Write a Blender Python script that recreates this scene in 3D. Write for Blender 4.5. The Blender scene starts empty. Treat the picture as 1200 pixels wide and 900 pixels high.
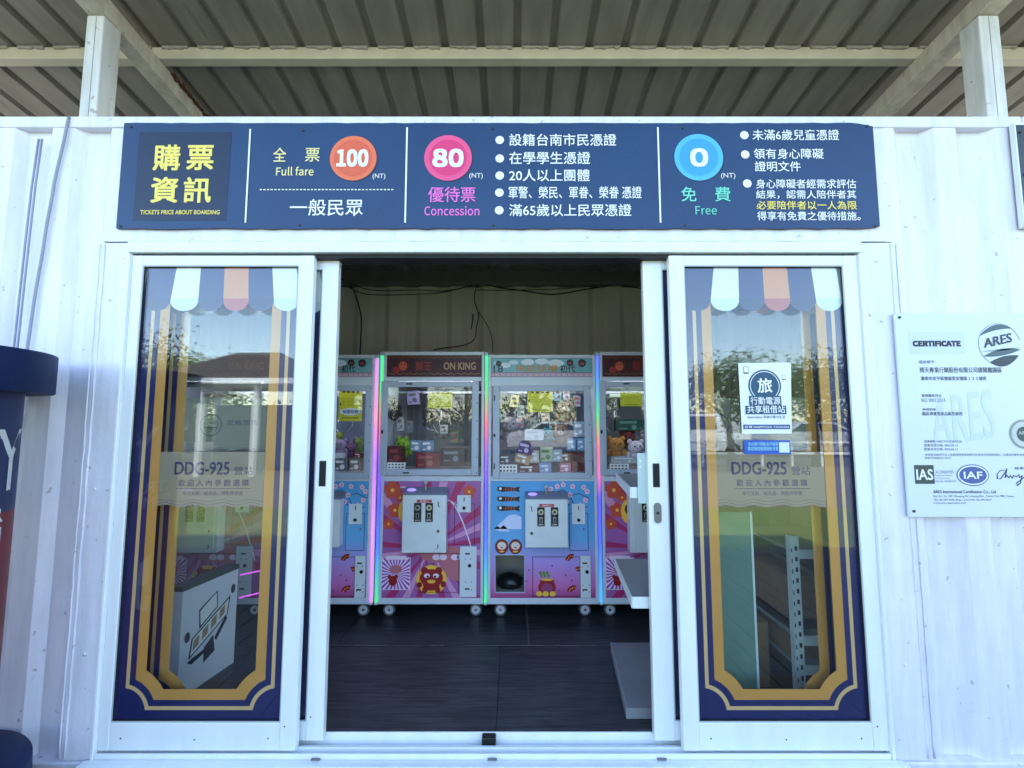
import bpy, bmesh, math, random
from mathutils import Vector, Matrix
random.seed(7)
S = bpy.context.scene
COL = S.collection
PI = math.pi

# ------------------------------------------------------------------ camera, sky, sun, exposure
F, TH, D, H = 520.0, math.radians(4.8), 2.04, 1.366
FZ = -.030          # height of the shop floor
cam_d = bpy.data.cameras.new('camera'); cam = bpy.data.objects.new('camera', cam_d); COL.objects.link(cam)
cam.location = (0, -D, H); cam.rotation_euler = (PI/2 + TH, 0, 0)
cam_d.sensor_width = 36; cam_d.lens = F/1200*36; cam_d.clip_start = 0.02; cam_d.clip_end = 3000
S.camera = cam
SUN_EL, SUN_AZ = 52, 158          # the sun stands behind the container
w = bpy.data.worlds.new('World'); S.world = w; w.use_nodes = True
nt = w.node_tree; bg = nt.nodes['Background']
sky = nt.nodes.new('ShaderNodeTexSky'); sky.sky_type = 'NISHITA'; sky.sun_disc = False
sky.sun_elevation = math.radians(SUN_EL); sky.sun_rotation = math.radians(22)
sky.air_density = 1.0; sky.dust_density = .4; sky.ozone_density = 1.0
nt.links.new(sky.outputs[0], bg.inputs[0]); bg.inputs[1].default_value = 0.15
sd = bpy.data.lights.new('sun', 'SUN'); sd.energy = 2.6; sd.angle = math.radians(0.5); sd.color = (1, .95, .87)
so = bpy.data.objects.new('sun', sd); COL.objects.link(so)
az = math.radians(22); el = math.radians(SUN_EL)
sdir = Vector((math.sin(az)*math.cos(el), math.cos(az)*math.cos(el), math.sin(el)))
so.rotation_euler = sdir.to_track_quat('Z', 'Y').to_euler(); so.location = (3, 8, 10)
S.view_settings.view_transform = 'Standard'; S.view_settings.look = 'None'
S.view_settings.exposure = 2.44; S.view_settings.gamma = 1
S.cycles.max_bounces = 10; S.cycles.transparent_max_bounces = 24; S.cycles.glossy_bounces = 5
S.cycles.diffuse_bounces = 5
S.cycles.use_denoising = True

# ------------------------------------------------------------------ helpers
def P(u, v, Y=0.0):
    """where the sight line through a photo point meets the upright plane at depth Y"""
    a = (u-600)/F; b = (450-v)/F
    yd = math.cos(TH) - b*math.sin(TH); zd = math.sin(TH) + b*math.cos(TH)
    t = (D+Y)/yd
    return a*t, H+zd*t
def PX(u, v, Y=0.0): return P(u, v, Y)[0]
def PZ(v, Y=0.0): return P(600, v, Y)[1]
def srgb(c):
    return tuple(((x/255)/12.92 if x/255 <= .04045 else (((x/255)+.055)/1.055)**2.4) for x in c)
MATS = {}
def mat(name, col, rough=.5, metal=0, spec=.5, var=0, vscale=8, stretch=(1,1,1), bump=0, bscale=60, coat=0, emit=None, estr=1, col2=None, thr=None):
    """procedural material: base colour with noise variation and fine bump"""
    if name in MATS: return MATS[name]
    m = bpy.data.materials.new(name); m.use_nodes = True; n = m.node_tree; b = n.nodes['Principled BSDF']
    c = srgb(col); b.inputs['Base Color'].default_value = (*c, 1)
    b.inputs['Roughness'].default_value = rough; b.inputs['Metallic'].default_value = metal
    b.inputs['Specular IOR Level'].default_value = spec
    if coat: b.inputs['Coat Weight'].default_value = coat; b.inputs['Coat Roughness'].default_value = .08
    if emit: b.inputs['Emission Color'].default_value = (*srgb(emit), 1); b.inputs['Emission Strength'].default_value = estr
    tc = n.nodes.new('ShaderNodeTexCoord')
    if var or col2:
        mp = n.nodes.new('ShaderNodeMapping'); mp.inputs['Scale'].default_value = stretch
        nz = n.nodes.new('ShaderNodeTexNoise'); nz.inputs['Scale'].default_value = vscale; nz.inputs['Detail'].default_value = 6
        n.links.new(tc.outputs['Object'], mp.inputs[0]); n.links.new(mp.outputs[0], nz.inputs['Vector'])
        rp = n.nodes.new('ShaderNodeValToRGB')
        if col2: k = srgb(col2)
        else: k = tuple(x*(1-var) for x in c)
        lo, hi = thr or (.35, .65)
        rp.color_ramp.elements[0].position = lo; rp.color_ramp.elements[1].position = hi
        rp.color_ramp.elements[0].color = (*k, 1); rp.color_ramp.elements[1].color = (*c, 1)
        n.links.new(nz.outputs[0], rp.inputs[0]); n.links.new(rp.outputs[0], b.inputs['Base Color'])
    if bump:
        nb = n.nodes.new('ShaderNodeTexNoise'); nb.inputs['Scale'].default_value = bscale; nb.inputs['Detail'].default_value = 5
        mp2 = n.nodes.new('ShaderNodeMapping'); mp2.inputs['Scale'].default_value = stretch
        n.links.new(tc.outputs['Object'], mp2.inputs[0]); n.links.new(mp2.outputs[0], nb.inputs['Vector'])
        bp = n.nodes.new('ShaderNodeBump'); bp.inputs['Strength'].default_value = bump; bp.inputs['Distance'].default_value = .01
        n.links.new(nb.outputs[0], bp.inputs['Height']); n.links.new(bp.outputs[0], b.inputs['Normal'])
    MATS[name] = m
    return m
def ramp_mat(name, stops, z0, z1, rough=.5, emit=0, wob=0):
    """colour changing with height (printed gradients, LED tubes)"""
    if name in MATS: return MATS[name]
    m = bpy.data.materials.new(name); m.use_nodes = True; n = m.node_tree; b = n.nodes['Principled BSDF']
    b.inputs['Roughness'].default_value = rough
    g = n.nodes.new('ShaderNodeNewGeometry'); sx = n.nodes.new('ShaderNodeSeparateXYZ'); n.links.new(g.outputs['Position'], sx.inputs[0])
    mr = n.nodes.new('ShaderNodeMapRange'); mr.inputs[1].default_value = z0; mr.inputs[2].default_value = z1
    n.links.new(sx.outputs['Z'], mr.inputs[0])
    rp = n.nodes.new('ShaderNodeValToRGB'); e = rp.color_ramp.elements
    while len(e) < len(stops): e.new(.5)
    for i, (p, c) in enumerate(stops): e[i].position = p; e[i].color = (*srgb(c), 1)
    n.links.new(mr.outputs[0], rp.inputs[0])
    if emit:
        b.inputs['Base Color'].default_value = (.2,.2,.2,1)
        n.links.new(rp.outputs[0], b.inputs['Emission Color']); b.inputs['Emission Strength'].default_value = emit
    else: n.links.new(rp.outputs[0], b.inputs['Base Color'])
    MATS[name] = m
    return m
def glass_mat(name, f0=.06, tint=(1,1,1), rough=.0, wave=0.0):
    if name in MATS: return MATS[name]
    m = bpy.data.materials.new(name); m.use_nodes = True; n = m.node_tree; n.nodes.clear()
    o = n.nodes.new('ShaderNodeOutputMaterial'); mx = n.nodes.new('ShaderNodeMixShader')
    t = n.nodes.new('ShaderNodeBsdfTransparent'); t.inputs[0].default_value = (*tint, 1)
    g = n.nodes.new('ShaderNodeBsdfGlossy'); g.inputs['Roughness'].default_value = rough; g.inputs[0].default_value = (1,1,1,1)
    lw = n.nodes.new('ShaderNodeLayerWeight'); lw.inputs[0].default_value = .5
    pw = n.nodes.new('ShaderNodeMath'); pw.operation = 'POWER'; pw.inputs[1].default_value = 4
    ma = n.nodes.new('ShaderNodeMath'); ma.operation = 'MULTIPLY_ADD'; ma.inputs[1].default_value = .9; ma.inputs[2].default_value = f0; ma.use_clamp = True
    n.links.new(lw.outputs['Facing'], pw.inputs[0]); n.links.new(pw.outputs[0], ma.inputs[0]); n.links.new(ma.outputs[0], mx.inputs[0])
    n.links.new(t.outputs[0], mx.inputs[1]); n.links.new(g.outputs[0], mx.inputs[2]); n.links.new(mx.outputs[0], o.inputs[0])
    if wave:
        nz = n.nodes.new('ShaderNodeTexNoise'); nz.inputs['Scale'].default_value = 2.5; bp = n.nodes.new('ShaderNodeBump')
        tc = n.nodes.new('ShaderNodeTexCoord'); n.links.new(tc.outputs['Object'], nz.inputs['Vector'])
        bp.inputs['Strength'].default_value = wave; bp.inputs['Distance'].default_value = .01
        n.links.new(nz.outputs[0], bp.inputs['Height']); n.links.new(bp.outputs[0], g.inputs['Normal'])
    MATS[name] = m
    return m
def film_mat(name, col, opac):
    if name in MATS: return MATS[name]
    m = bpy.data.materials.new(name); m.use_nodes = True; n = m.node_tree; b = n.nodes['Principled BSDF']
    b.inputs['Base Color'].default_value = (*srgb(col), 1); b.inputs['Roughness'].default_value = .5; b.inputs['Alpha'].default_value = opac
    MATS[name] = m
    return m

ORG = {}
def org(o):
    v = Vector((0,0,0))
    while o is not None: v = v + Vector(ORG.get(o.name, (0,0,0))); o = o.parent
    return v
def link(o, parent=None):
    COL.objects.link(o)
    if parent is not None: o.parent = parent
    return o
def tag(o, label=None, cat=None, group=None, kind=None):
    if label: o['label'] = label
    if cat: o['category'] = cat
    if group: o['group'] = group
    if kind: o['kind'] = kind
    return o
def thing(name, loc, label, cat, group=None):
    o = bpy.data.objects.new(name, None); o.empty_display_size = .1; link(o); o.location = loc; ORG[o.name] = tuple(loc)
    return tag(o, label, cat, group)
class MB:
    """collects shapes in world coordinates; build() links them as ONE mesh object"""
    def __init__(s): s.b = bmesh.new()
    def _add(s, verts, faces, mi=0, smooth=False):
        vs = [s.b.verts.new(v) for v in verts]; out = []
        for f in faces:
            try:
                fc = s.b.faces.new([vs[i] for i in f]); fc.material_index = mi; fc.smooth = smooth; out.append(fc)
            except ValueError: pass
        return vs, out
    def box(s, x0, x1, y0, y1, z0, z1, bev=0, mi=0, rot=None, seg=2):
        if x0 > x1: x0, x1 = x1, x0
        if y0 > y1: y0, y1 = y1, y0
        if z0 > z1: z0, z1 = z1, z0
        V = [(x0,y0,z0),(x1,y0,z0),(x1,y1,z0),(x0,y1,z0),(x0,y0,z1),(x1,y0,z1),(x1,y1,z1),(x0,y1,z1)]
        Fc = [(0,3,2,1),(4,5,6,7),(0,1,5,4),(1,2,6,5),(2,3,7,6),(3,0,4,7)]
        vs, fs = s._add(V, Fc, mi)
        if rot is not None: bmesh.ops.transform(s.b, matrix=rot, verts=vs)
        if bev:
            bev = min(bev, (x1-x0)*.45, (y1-y0)*.45, (z1-z0)*.45)
            es = set(e for f in fs for e in f.edges)
            bmesh.ops.bevel(s.b, geom=list(es), offset=bev, segments=seg, affect='EDGES', profile=.5, material=-1)
        return s
    def poly(s, pts, mi=0):
        s._add(pts, [tuple(range(len(pts)))], mi); return s
    def rect(s, x0, z0, x1, z1, Y, mi=0):
        if x0 > x1: x0, x1 = x1, x0
        if z0 > z1: z0, z1 = z1, z0
        return s.poly([(x0,Y,z0),(x1,Y,z0),(x1,Y,z1),(x0,Y,z1)], mi)
    def disc(s, x, z, Y, rx, rz=None, mi=0, n=28, a0=0, a1=2*PI):
        rz = rz or rx
        return s.poly([(x+rx*math.cos(a0+(a1-a0)*i/n), Y, z+rz*math.sin(a0+(a1-a0)*i/n)) for i in range(n if a1-a0 > 6.28 else n+1)], mi)
    def ring(s, x, z, Y, r0, r1, mi=0, n=36, a0=0, a1=2*PI):
        V, Fc = [], []
        for i in range(n+1):
            a = a0+(a1-a0)*i/n
            V += [(x+r0*math.cos(a), Y, z+r0*math.sin(a)), (x+r1*math.cos(a), Y, z+r1*math.sin(a))]
        for i in range(n): Fc.append((2*i, 2*i+1, 2*i+3, 2*i+2))
        s._add(V, Fc, mi); return s
    def prism(s, pts, a, b, axis='y', mi=0, smooth=False):
        """closed 2D outline swept between a and b along an axis"""
        def q(p, t):
            return {'y': (p[0], t, p[1]), 'x': (t, p[0], p[1]), 'z': (p[0], p[1], t)}[axis]
        n = len(pts); V = [q(p, a) for p in pts]+[q(p, b) for p in pts]
        vs, fs = s._add(V, [(i, (i+1)%n, n+(i+1)%n, n+i) for i in range(n)], mi, smooth)
        s._add(V[:n], [tuple(range(n))], mi); s._add(V[n:], [tuple(range(n))], mi)
        return s
    def cyl(s, c, r, h, axis='z', n=24, mi=0, r2=None, smooth=True, caps=True):
        r2 = r if r2 is None else r2; c = Vector(c)
        ex = {'z': (Vector((1,0,0)), Vector((0,1,0)), Vector((0,0,1))), 'y': (Vector((1,0,0)), Vector((0,0,1)), Vector((0,1,0))), 'x': (Vector((0,1,0)), Vector((0,0,1)), Vector((1,0,0)))}[axis]
        V = []
        for k, rr in ((0, r), (1, r2)):
            for i in range(n):
                a = 2*PI*i/n; V.append(c+ex[0]*rr*math.cos(a)+ex[1]*rr*math.sin(a)+ex[2]*h*k)
        s._add(V, [(i, (i+1)%n, n+(i+1)%n, n+i) for i in range(n)], mi, smooth)
        if caps: s._add(V[:n], [tuple(range(n))], mi); s._add(V[n:], [tuple(range(n))], mi)
        return s
    def lathe(s, c, prof, n=32, mi=0, smooth=True):
        V, Fc = [], []
        for r, z in prof:
            for i in range(n):
                a = 2*PI*i/n; V.append((c[0]+r*math.cos(a), c[1]+r*math.sin(a), c[2]+z))
        for k in range(len(prof)-1):
            for i in range(n): Fc.append((k*n+i, k*n+(i+1)%n, (k+1)*n+(i+1)%n, (k+1)*n+i))
        s._add(V, Fc, mi, smooth); return s
    def tube(s, pts, r, n=8, mi=0, taper=None):
        pts = [Vector(p) for p in pts]; V, Fc = [], []
        for k, p in enumerate(pts):
            d = (pts[min(k+1, len(pts)-1)]-pts[max(k-1, 0)]).normalized()
            up = Vector((0,0,1)) if abs(d.z) < .9 else Vector((1,0,0))
            a = d.cross(up).normalized(); b = d.cross(a)
            rr = r if taper is None else r+(taper-r)*k/(len(pts)-1)
            for i in range(n): V.append(p+a*rr*math.cos(2*PI*i/n)+b*rr*math.sin(2*PI*i/n))
        for k in range(len(pts)-1):
            for i in range(n): Fc.append((k*n+i, k*n+(i+1)%n, (k+1)*n+(i+1)%n, (k+1)*n+i))
        Fc.append(tuple(range(n))); Fc.append(tuple(range((len(pts)-1)*n, len(pts)*n)))
        s._add(V, Fc, mi, True); return s
    def ball(s, c, rx, ry=None, rz=None, n=14, mi=0, wob=0):
        ry = ry or rx; rz = rz or rx; V, Fc = [], []; m = n//2+2
        for j in range(m+1):
            t = PI*j/m
            for i in range(n):
                a = 2*PI*i/n; k = 1+wob*(random.random()-.5)
                V.append((c[0]+rx*k*math.sin(t)*math.cos(a), c[1]+ry*k*math.sin(t)*math.sin(a), c[2]+rz*math.cos(t)))
        for j in range(m):
            for i in range(n): Fc.append((j*n+i, j*n+(i+1)%n, (j+1)*n+(i+1)%n, (j+1)*n+i))
        s._add(V, Fc, mi, True); return s
    def build(s, name, mats, parent=None, normals=True):
        if normals: bmesh.ops.recalc_face_normals(s.b, faces=s.b.faces[:])
        o0 = org(parent)
        if parent is None: pass
        me = bpy.data.meshes.new(name)
        bmesh.ops.translate(s.b, verts=s.b.verts[:], vec=-o0)
        s.b.to_mesh(me); s.b.free()
        for m in (mats if isinstance(mats, (list, tuple)) else [mats]): me.materials.append(m)
        o = bpy.data.objects.new(name, me); link(o, parent); ORG[o.name] = (0,0,0)
        return o
def sheet(me_build): return me_build

TXT = {}
try:
    import os
    CJK = bpy.data.fonts.load(os.path.join(bpy.utils.system_resource('DATAFILES'), 'fonts', 'Noto Sans CJK Regular.woff2'))   # the face that ships with Blender
except Exception: CJK = None
def text_mesh(body, bold=0):
    bold = 0; k = (body, bold)
    if k in TXT: return TXT[k]
    cu = bpy.data.curves.new('lettering', 'FONT'); cu.body = body; cu.size = 1
    if CJK and body in ('100', '80', '0', 'CERTIFICATE', 'Full fare', 'Free', 'Concession'): cu.font = CJK
    cu.offset = 0; cu.resolution_u = 3
    cu.space_character = 1.0
    ob = bpy.data.objects.new('lettering_source', cu); COL.objects.link(ob)
    dg = bpy.context.evaluated_depsgraph_get(); me = bpy.data.meshes.new_from_object(ob.evaluated_get(dg))
    V = [(v.co.x, v.co.y) for v in me.vertices]; Fc = [tuple(p.vertices) for p in me.polygons]
    bpy.data.objects.remove(ob); bpy.data.curves.remove(cu); bpy.data.meshes.remove(me)
    TXT[k] = (V, Fc); return TXT[k]
def lettering(mb, body, x0, z0, x1, z1, Y, mi=0, bold=.012, shear=0, fn=None):
    """flat print of a line of text fitted to a box on the upright plane Y"""
    V, Fc = text_mesh(body, bold)
    if not V: return mb
    if x0 > x1: x0, x1 = x1, x0
    if z0 > z1: z0, z1 = z1, z0
    ax, bx = min(v[0] for v in V), max(v[0] for v in V); ay, by = min(v[1] for v in V), max(v[1] for v in V)
    if bold > .004:
        e = .6*bold*min(.9*(z1-z0)/max(by-ay, 1e-4), (x1-x0)/(bx-ax))
        sh = [(-e,-e),(e,-e),(-e,e),(e,e),(0,0)]
        if e > .02*(z1-z0): sh += [(-e,0),(e,0),(0,-e),(0,e),(-e*.5,-e*.5),(e*.5,e*.5),(-e*.5,e*.5),(e*.5,-e*.5)]
        for k, (dx_, dz_) in enumerate(sh):
            lettering(mb, body, x0+e+dx_, z0+e+dz_, x1-e+dx_, z1-e+dz_, Y-.00006*k, mi, 0, shear, fn)
        return mb
    sx = (x1-x0)/(bx-ax); sz = (z1-z0)/max(by-ay, 1e-4)
    W = [(x0+(v[0]-ax)*sx+(v[1]-ay)*sz*shear, Y, z0+(v[1]-ay)*sz) for v in V]
    if fn: W = [fn(*p) for p in W]
    mb._add(W, Fc, mi); return mb
def ltx(mb, body, u0, v0, u1, v1, Y, mi=0, bold=.012, **k):
    """the same with the box given by photo points"""
    vm = (v0+v1)/2
    return lettering(mb, body, PX(u0, vm, Y), PZ(v1, Y), PX(u1, vm, Y), PZ(v0, Y), Y, mi, bold, **k)

# ------------------------------------------------------------------ materials
def paint(name, col, dirt, rough=.32):
    m = bpy.data.materials.new(name); m.use_nodes = True; n = m.node_tree; b = n.nodes['Principled BSDF']
    tc = n.nodes.new('ShaderNodeTexCoord'); mp = n.nodes.new('ShaderNodeMapping'); mp.inputs['Scale'].default_value = (6, 6, .7)
    n.links.new(tc.outputs['Object'], mp.inputs[0])
    a = n.nodes.new('ShaderNodeTexNoise'); a.inputs['Scale'].default_value = 2.5; a.inputs['Detail'].default_value = 9; a.inputs['Roughness'].default_value = .65
    n.links.new(mp.outputs[0], a.inputs['Vector'])
    r = n.nodes.new('ShaderNodeValToRGB'); r.color_ramp.elements[0].position = .30; r.color_ramp.elements[1].position = .62
    r.color_ramp.elements[0].color = (*srgb(dirt), 1); r.color_ramp.elements[1].color = (*srgb(col), 1)
    n.links.new(a.outputs[0], r.inputs[0])
    c = n.nodes.new('ShaderNodeTexNoise'); c.inputs['Scale'].default_value = 26; c.inputs['Detail'].default_value = 4
    n.links.new(tc.outputs['Object'], c.inputs['Vector'])
    r2 = n.nodes.new('ShaderNodeValToRGB'); r2.color_ramp.elements[0].position = .285; r2.color_ramp.elements[1].position = .32
    r2.color_ramp.elements[0].color = (.34,.24,.16,1); r2.color_ramp.elements[1].color = (1,1,1,1)
    n.links.new(c.outputs[0], r2.inputs[0])
    mx = n.nodes.new('ShaderNodeMix'); mx.data_type = 'RGBA'; mx.blend_type = 'MULTIPLY'; mx.inputs[0].default_value = .55
    n.links.new(r.outputs[0], mx.inputs[6]); n.links.new(r2.outputs[0], mx.inputs[7]); n.links.new(mx.outputs[2], b.inputs['Base Color'])
    b.inputs['Roughness'].default_value = rough; b.inputs['Specular IOR Level'].default_value = .6
    bn = n.nodes.new('ShaderNodeTexNoise'); bn.inputs['Scale'].default_value = 5; bn.inputs['Detail'].default_value = 3
    n.links.new(tc.outputs['Object'], bn.inputs['Vector'])
    bn2 = n.nodes.new('ShaderNodeTexNoise'); bn2.inputs['Scale'].default_value = 90; n.links.new(tc.outputs['Object'], bn2.inputs['Vector'])
    ad = n.nodes.new('ShaderNodeMath'); ad.operation = 'MULTIPLY_ADD'; ad.inputs[1].default_value = .05
    n.links.new(bn2.outputs[0], ad.inputs[0]); n.links.new(bn.outputs[0], ad.inputs[2])
    bp = n.nodes.new('ShaderNodeBump'); bp.inputs['Strength'].default_value = .5; bp.inputs['Distance'].default_value = .02
    n.links.new(ad.outputs[0], bp.inputs['Height']); n.links.new(bp.outputs[0], b.inputs['Normal'])
    MATS[name] = m; return m
CONT = paint('container_paint', (236,234,243), (216,216,226))
STEEL = paint('canopy_steel_paint', (226,226,224), (190,188,182), .4)
INNER = mat('inner_wall_paint', (236,230,208), .6, var=.12, vscale=3, stretch=(1,1,.3))
ALU = mat('white_aluminium', (236,240,240), .28, var=.05, vscale=14, stretch=(1,1,.2), bump=.08, bscale=140)
SEAL = mat('rubber_seal', (22,22,24), .6)
NAVY = mat('navy_film', (40,43,96), .35, var=.08)
NAVYD = mat('navy_film_valance', (30,34,78), .35)
GOLD = mat('gold_film', (208,150,76), .35, var=.05)
GOLDL = mat('pale_gold_film', (222,182,128), .35)
ORNG = mat('orange_film', (222,146,82), .35)
ORNGD = mat('orange_film_valance', (190,86,66), .35)
WFILM = mat('white_film', (240,240,238), .35)
WFILMD = mat('white_film_valance', (218,224,230), .35)
GLASS = glass_mat('door_glass', .046, (.95,.97,.96), 0, .005)
GLASS2 = glass_mat('cabinet_glass', .035, (.97,.98,.98), 0, .05)
SIGNB = mat('sign_blue', (20,60,104), .42, var=.12, vscale=3, bump=.12, bscale=7)
SIGND = mat('sign_blue_dark', (16,40,72), .42, var=.1, vscale=4)
WHITEP = mat('white_print', (240,242,240), .5)
YELP = mat('yellow_print', (246,226,110), .5)
CREAM = mat('cream_print', (236,226,160), .5)
BLACKP = mat('black_print', (18,18,22), .5)
ORB = mat('badge_orange', (236,118,76), .5); ORB2 = mat('badge_orange_inner', (226,100,66), .5)
PKB = mat('badge_pink', (240,84,140), .5); PKB2 = mat('badge_pink_inner', (226,56,118), .5)
BLB = mat('badge_blue', (84,186,236), .5); BLB2 = mat('badge_blue_inner', (58,160,222), .5)
PINKT = mat('pink_print', (240,120,206), .5)
TEALT = mat('teal_print', (120,222,196), .5)
BLACK = mat('black_plastic', (16,16,18), .45)
CHROME = mat('chrome', (200,200,205), .18, metal=1)
MWHITE = mat('cabinet_white', (208,213,220), .35, var=.06, vscale=10)
SCREW = mat('screw_metal', (70,66,62), .5, metal=.6)

# ------------------------------------------------------------------ ground, deck, lawn
m = MB()
m.poly([(-900,-900,-.16),(900,-900,-.16),(900,900,-.16),(-900,900,-.16)])
tag(m.build('ground', mat('packed_ground', (128,122,108), .9, var=.25, vscale=1.5, bump=.3, bscale=20)), kind='structure')
m = MB(); m.poly([(-40,-5.9,-.152),(40,-5.9,-.152),(40,-3.3,-.152),(-40,-3.3,-.152)])
tag(m.build('lawn', mat('lawn_green', (92,118,46), .9, col2=(122,128,62), vscale=3, bump=.6, bscale=40)), kind='structure')
m = MB(); m.poly([(-60,-20,-.15),(60,-20,-.15),(60,-13,-.15),(-60,-13,-.15)])
tag(m.build('road', mat('asphalt', (92,90,86), .85, var=.2, vscale=20, bump=.3, bscale=80)), kind='structure')
m = MB(); m.box(-5.4,4.6,-3.3,-.16,-.158,-.135)
deckb = tag(m.build('deck', mat('deck_underlay', (30,28,27), .9)), kind='structure')
DECK = mat('deck_board_brown', (62,56,52), .6, var=.35, vscale=6, stretch=(3,.4,1), bump=.3, bscale=30)
bm0 = MB(); bm0.box(0,.134,-3.3,-.17,-.134,-.114,.004,seg=1); b0 = bm0.build('board', DECK, deckb)
for i in range(73):
    o = b0 if i == 0 else link(b0.copy(), deckb); o.location = (-5.3+i*.139, 0, random.uniform(-.001,.001))

# ------------------------------------------------------------------ the container
XL, XR, YB, ZT, ZB = -3.3, 3.1, 2.20, 2.84, -.13
con = thing('shipping_container', (0,0,ZB), 'white corrugated shipping container shop with a wide sliding door opening', 'container')
def corr(x0, x1, pitch, center, depth, flat=.36, base=0.0):
    """trapezoid wave; 'center' is the middle of a trough; returns (x, y) points, trough = base+depth"""
    pts = []; k = math.floor((x0-center)/pitch)-1; h = pitch*flat/2; sl = (pitch-2*h*2)/2
    raw = []
    while center+k*pitch < x1+pitch:
        c = center+k*pitch
        raw += [(c-h-sl, base), (c-h, base+depth), (c+h, base+depth), (c+h+sl, base)]; k += 1
    def yat(x):
        for (a, ya), (b, yb) in zip(raw, raw[1:]):
            if a <= x <= b: return ya+(yb-ya)*(x-a)/max(b-a, 1e-9)
        return base
    pts = [(x0, yat(x0))]+[p for p in raw if x0 < p[0] < x1]+[(x1, yat(x1))]
    return pts
def corr_wall(mb, pts, th, z0, z1, mi=0):
    n = len(pts); V = []
    for (x, y) in pts: V += [(x,y,z0),(x,y,z1),(x,y+th,z0),(x,y+th,z1)]
    Fc = []
    for i in range(n-1):
        a, b = 4*i, 4*i+4
        Fc += [(a,b,b+1,a+1),(a+2,a+3,b+3,b+2),(a+1,b+1,b+3,a+3),(a,a+2,b+2,b)]
    Fc += [(0,1,3,2),(4*n-4,4*n-2,4*n-1,4*n-3)]
    mb._add(V, Fc, mi); return mb
m = MB(); corr_wall(m, corr(XL+.05,-1.93,.288,-2.03,.036), .003, -.091, ZT-.055)
m.build('corrugated_wall', CONT, con)
m = MB(); corr_wall(m, corr(1.80,XR-.05,.300,1.945,.036), .003, -.091, ZT-.055)
m.build('corrugated_wall', CONT, con)
m = MB(); m.box(XL,2.468,-.006,.07,ZT-.057,ZT,.006); m.box(2.472,XR,-.008,.07,ZT-.06,ZT-.002,.006)
m.build('top_rail', CONT, con)
m = MB(); m.box(XL,XR,-.012,.09,ZB,-.092,.006); m.build('bottom_rail', CONT, con)
for x0, x1 in ((XL, XL+.07), (XR-.07, XR)):
    m = MB(); m.box(x0,x1,-.004,.09,-.09,ZT-.06,.006); m.build('corner_post', CONT, con)
    m = MB(); m.box(x0,x1,YB-.09,YB+.002,-.09,ZT-.06,.006); m.build('corner_post', CONT, con)
# flat surround welded round the door opening
m = MB()
m.box(-1.93,1.80,-.003,.004,2.212,ZT-.06,.002)
m.box(-1.945,-1.812,-.002,.045,-.09,2.209,.003); m.box(1.648,1.815,-.002,.045,-.09,2.209,.003)
m.build('door_surround', CONT, con)
m = MB()
for x in (-1.948,-1.925,1.79,1.818):
    zz = [-.08+i*.06 for i in range(39)]
    m.tube([(x+random.uniform(-.0015,.0015), -.004+random.uniform(-.0012,.0012), z) for z in zz if z < 2.2], .004, 6)
m.tube([(-1.93+i*.05, -.006+random.uniform(-.001,.001), 2.214+random.uniform(-.001,.001)) for i in range(75)], .0035, 6)
m.build('weld_bead', CONT, con)
# side and back walls, roof, ceiling
for xx, nm in ((XL+.01, 'side_wall'), (XR-.05, 'side_wall')):
    m = MB(); pts = corr(.09, YB-.09, .28, .2, .036, base=0)
    V = []; n = len(pts)
    for (y, d) in pts: V += [(xx+d,y,-.05),(xx+d,y,ZT-.06),(xx+d+.003,y,-.05),(xx+d+.003,y,ZT-.06)]
    Fc = []
    for i in range(n-1):
        a, b = 4*i, 4*i+4; Fc += [(a,b,b+1,a+1),(a+2,a+3,b+3,b+2),(a+1,b+1,b+3,a+3),(a,a+2,b+2,b)]
    m._add(V, Fc, 0 if False else 0); m.build(nm, INNER, con)
m = MB(); corr_wall(m, corr(XL+.07, XR-.07, .30, PX(444,370,2.13), .036, .33, 2.125), .003, -.05, ZT-.10)
m.build('back_wall', INNER, con)
m = MB(); m.box(XL+.07,XR-.07,2.06,2.20,2.655,2.70,.008); m.box(XL+.07,XR-.07,2.10,2.205,2.705,ZT-.002,.004)
m.build('back_rail', mat('inner_rail_paint', (120,120,112), .6, var=.15), con)
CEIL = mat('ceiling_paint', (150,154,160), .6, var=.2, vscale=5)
m = MB(); pts = corr(XL+.02, XR-.02, .248, .06, .022, .30, 0); n = len(pts); V = []
for (x, d) in pts: V += [(x,.075,ZT-.045+d),(x,YB-.005,ZT-.045+d),(x,.075,ZT-.041+d),(x,YB-.005,ZT-.041+d)]
Fc = []
for i in range(n-1):
    a, b = 4*i, 4*i+4; Fc += [(a,b,b+1,a+1),(a+2,a+3,b+3,b+2)]
m._add(V, Fc); m.build('roof', CEIL, con)
m = MB(); m.box(-1.9,1.8,.10,.16,2.20,2.74,.004); m.build('inner_header', CEIL, con)
# interior floor: dark laminate sheets laid edge to edge
FLOOR = bpy.data.materials.new('dark_laminate'); FLOOR.use_nodes = True
n = FLOOR.node_tree; b = n.nodes['Principled BSDF']; tc = n.nodes.new('ShaderNodeTexCoord'); mp = n.nodes.new('ShaderNodeMapping')
mp.inputs['Scale'].default_value = (1.2, 22, 1); nz = n.nodes.new('ShaderNodeTexNoise'); nz.inputs['Scale'].default_value = 3.5; nz.inputs['Detail'].default_value = 10; nz.inputs['Roughness'].default_value = .7
n.links.new(tc.outputs['Object'], mp.inputs[0]); n.links.new(mp.outputs[0], nz.inputs['Vector'])
rp = n.nodes.new('ShaderNodeValToRGB'); rp.color_ramp.elements[0].position = .4; rp.color_ramp.elements[1].position = .72
rp.color_ramp.elements[0].color = (.008,.009,.012,1); rp.color_ramp.elements[1].color = (.058,.064,.072,1)
n.links.new(nz.outputs[0], rp.inputs[0])
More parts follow.
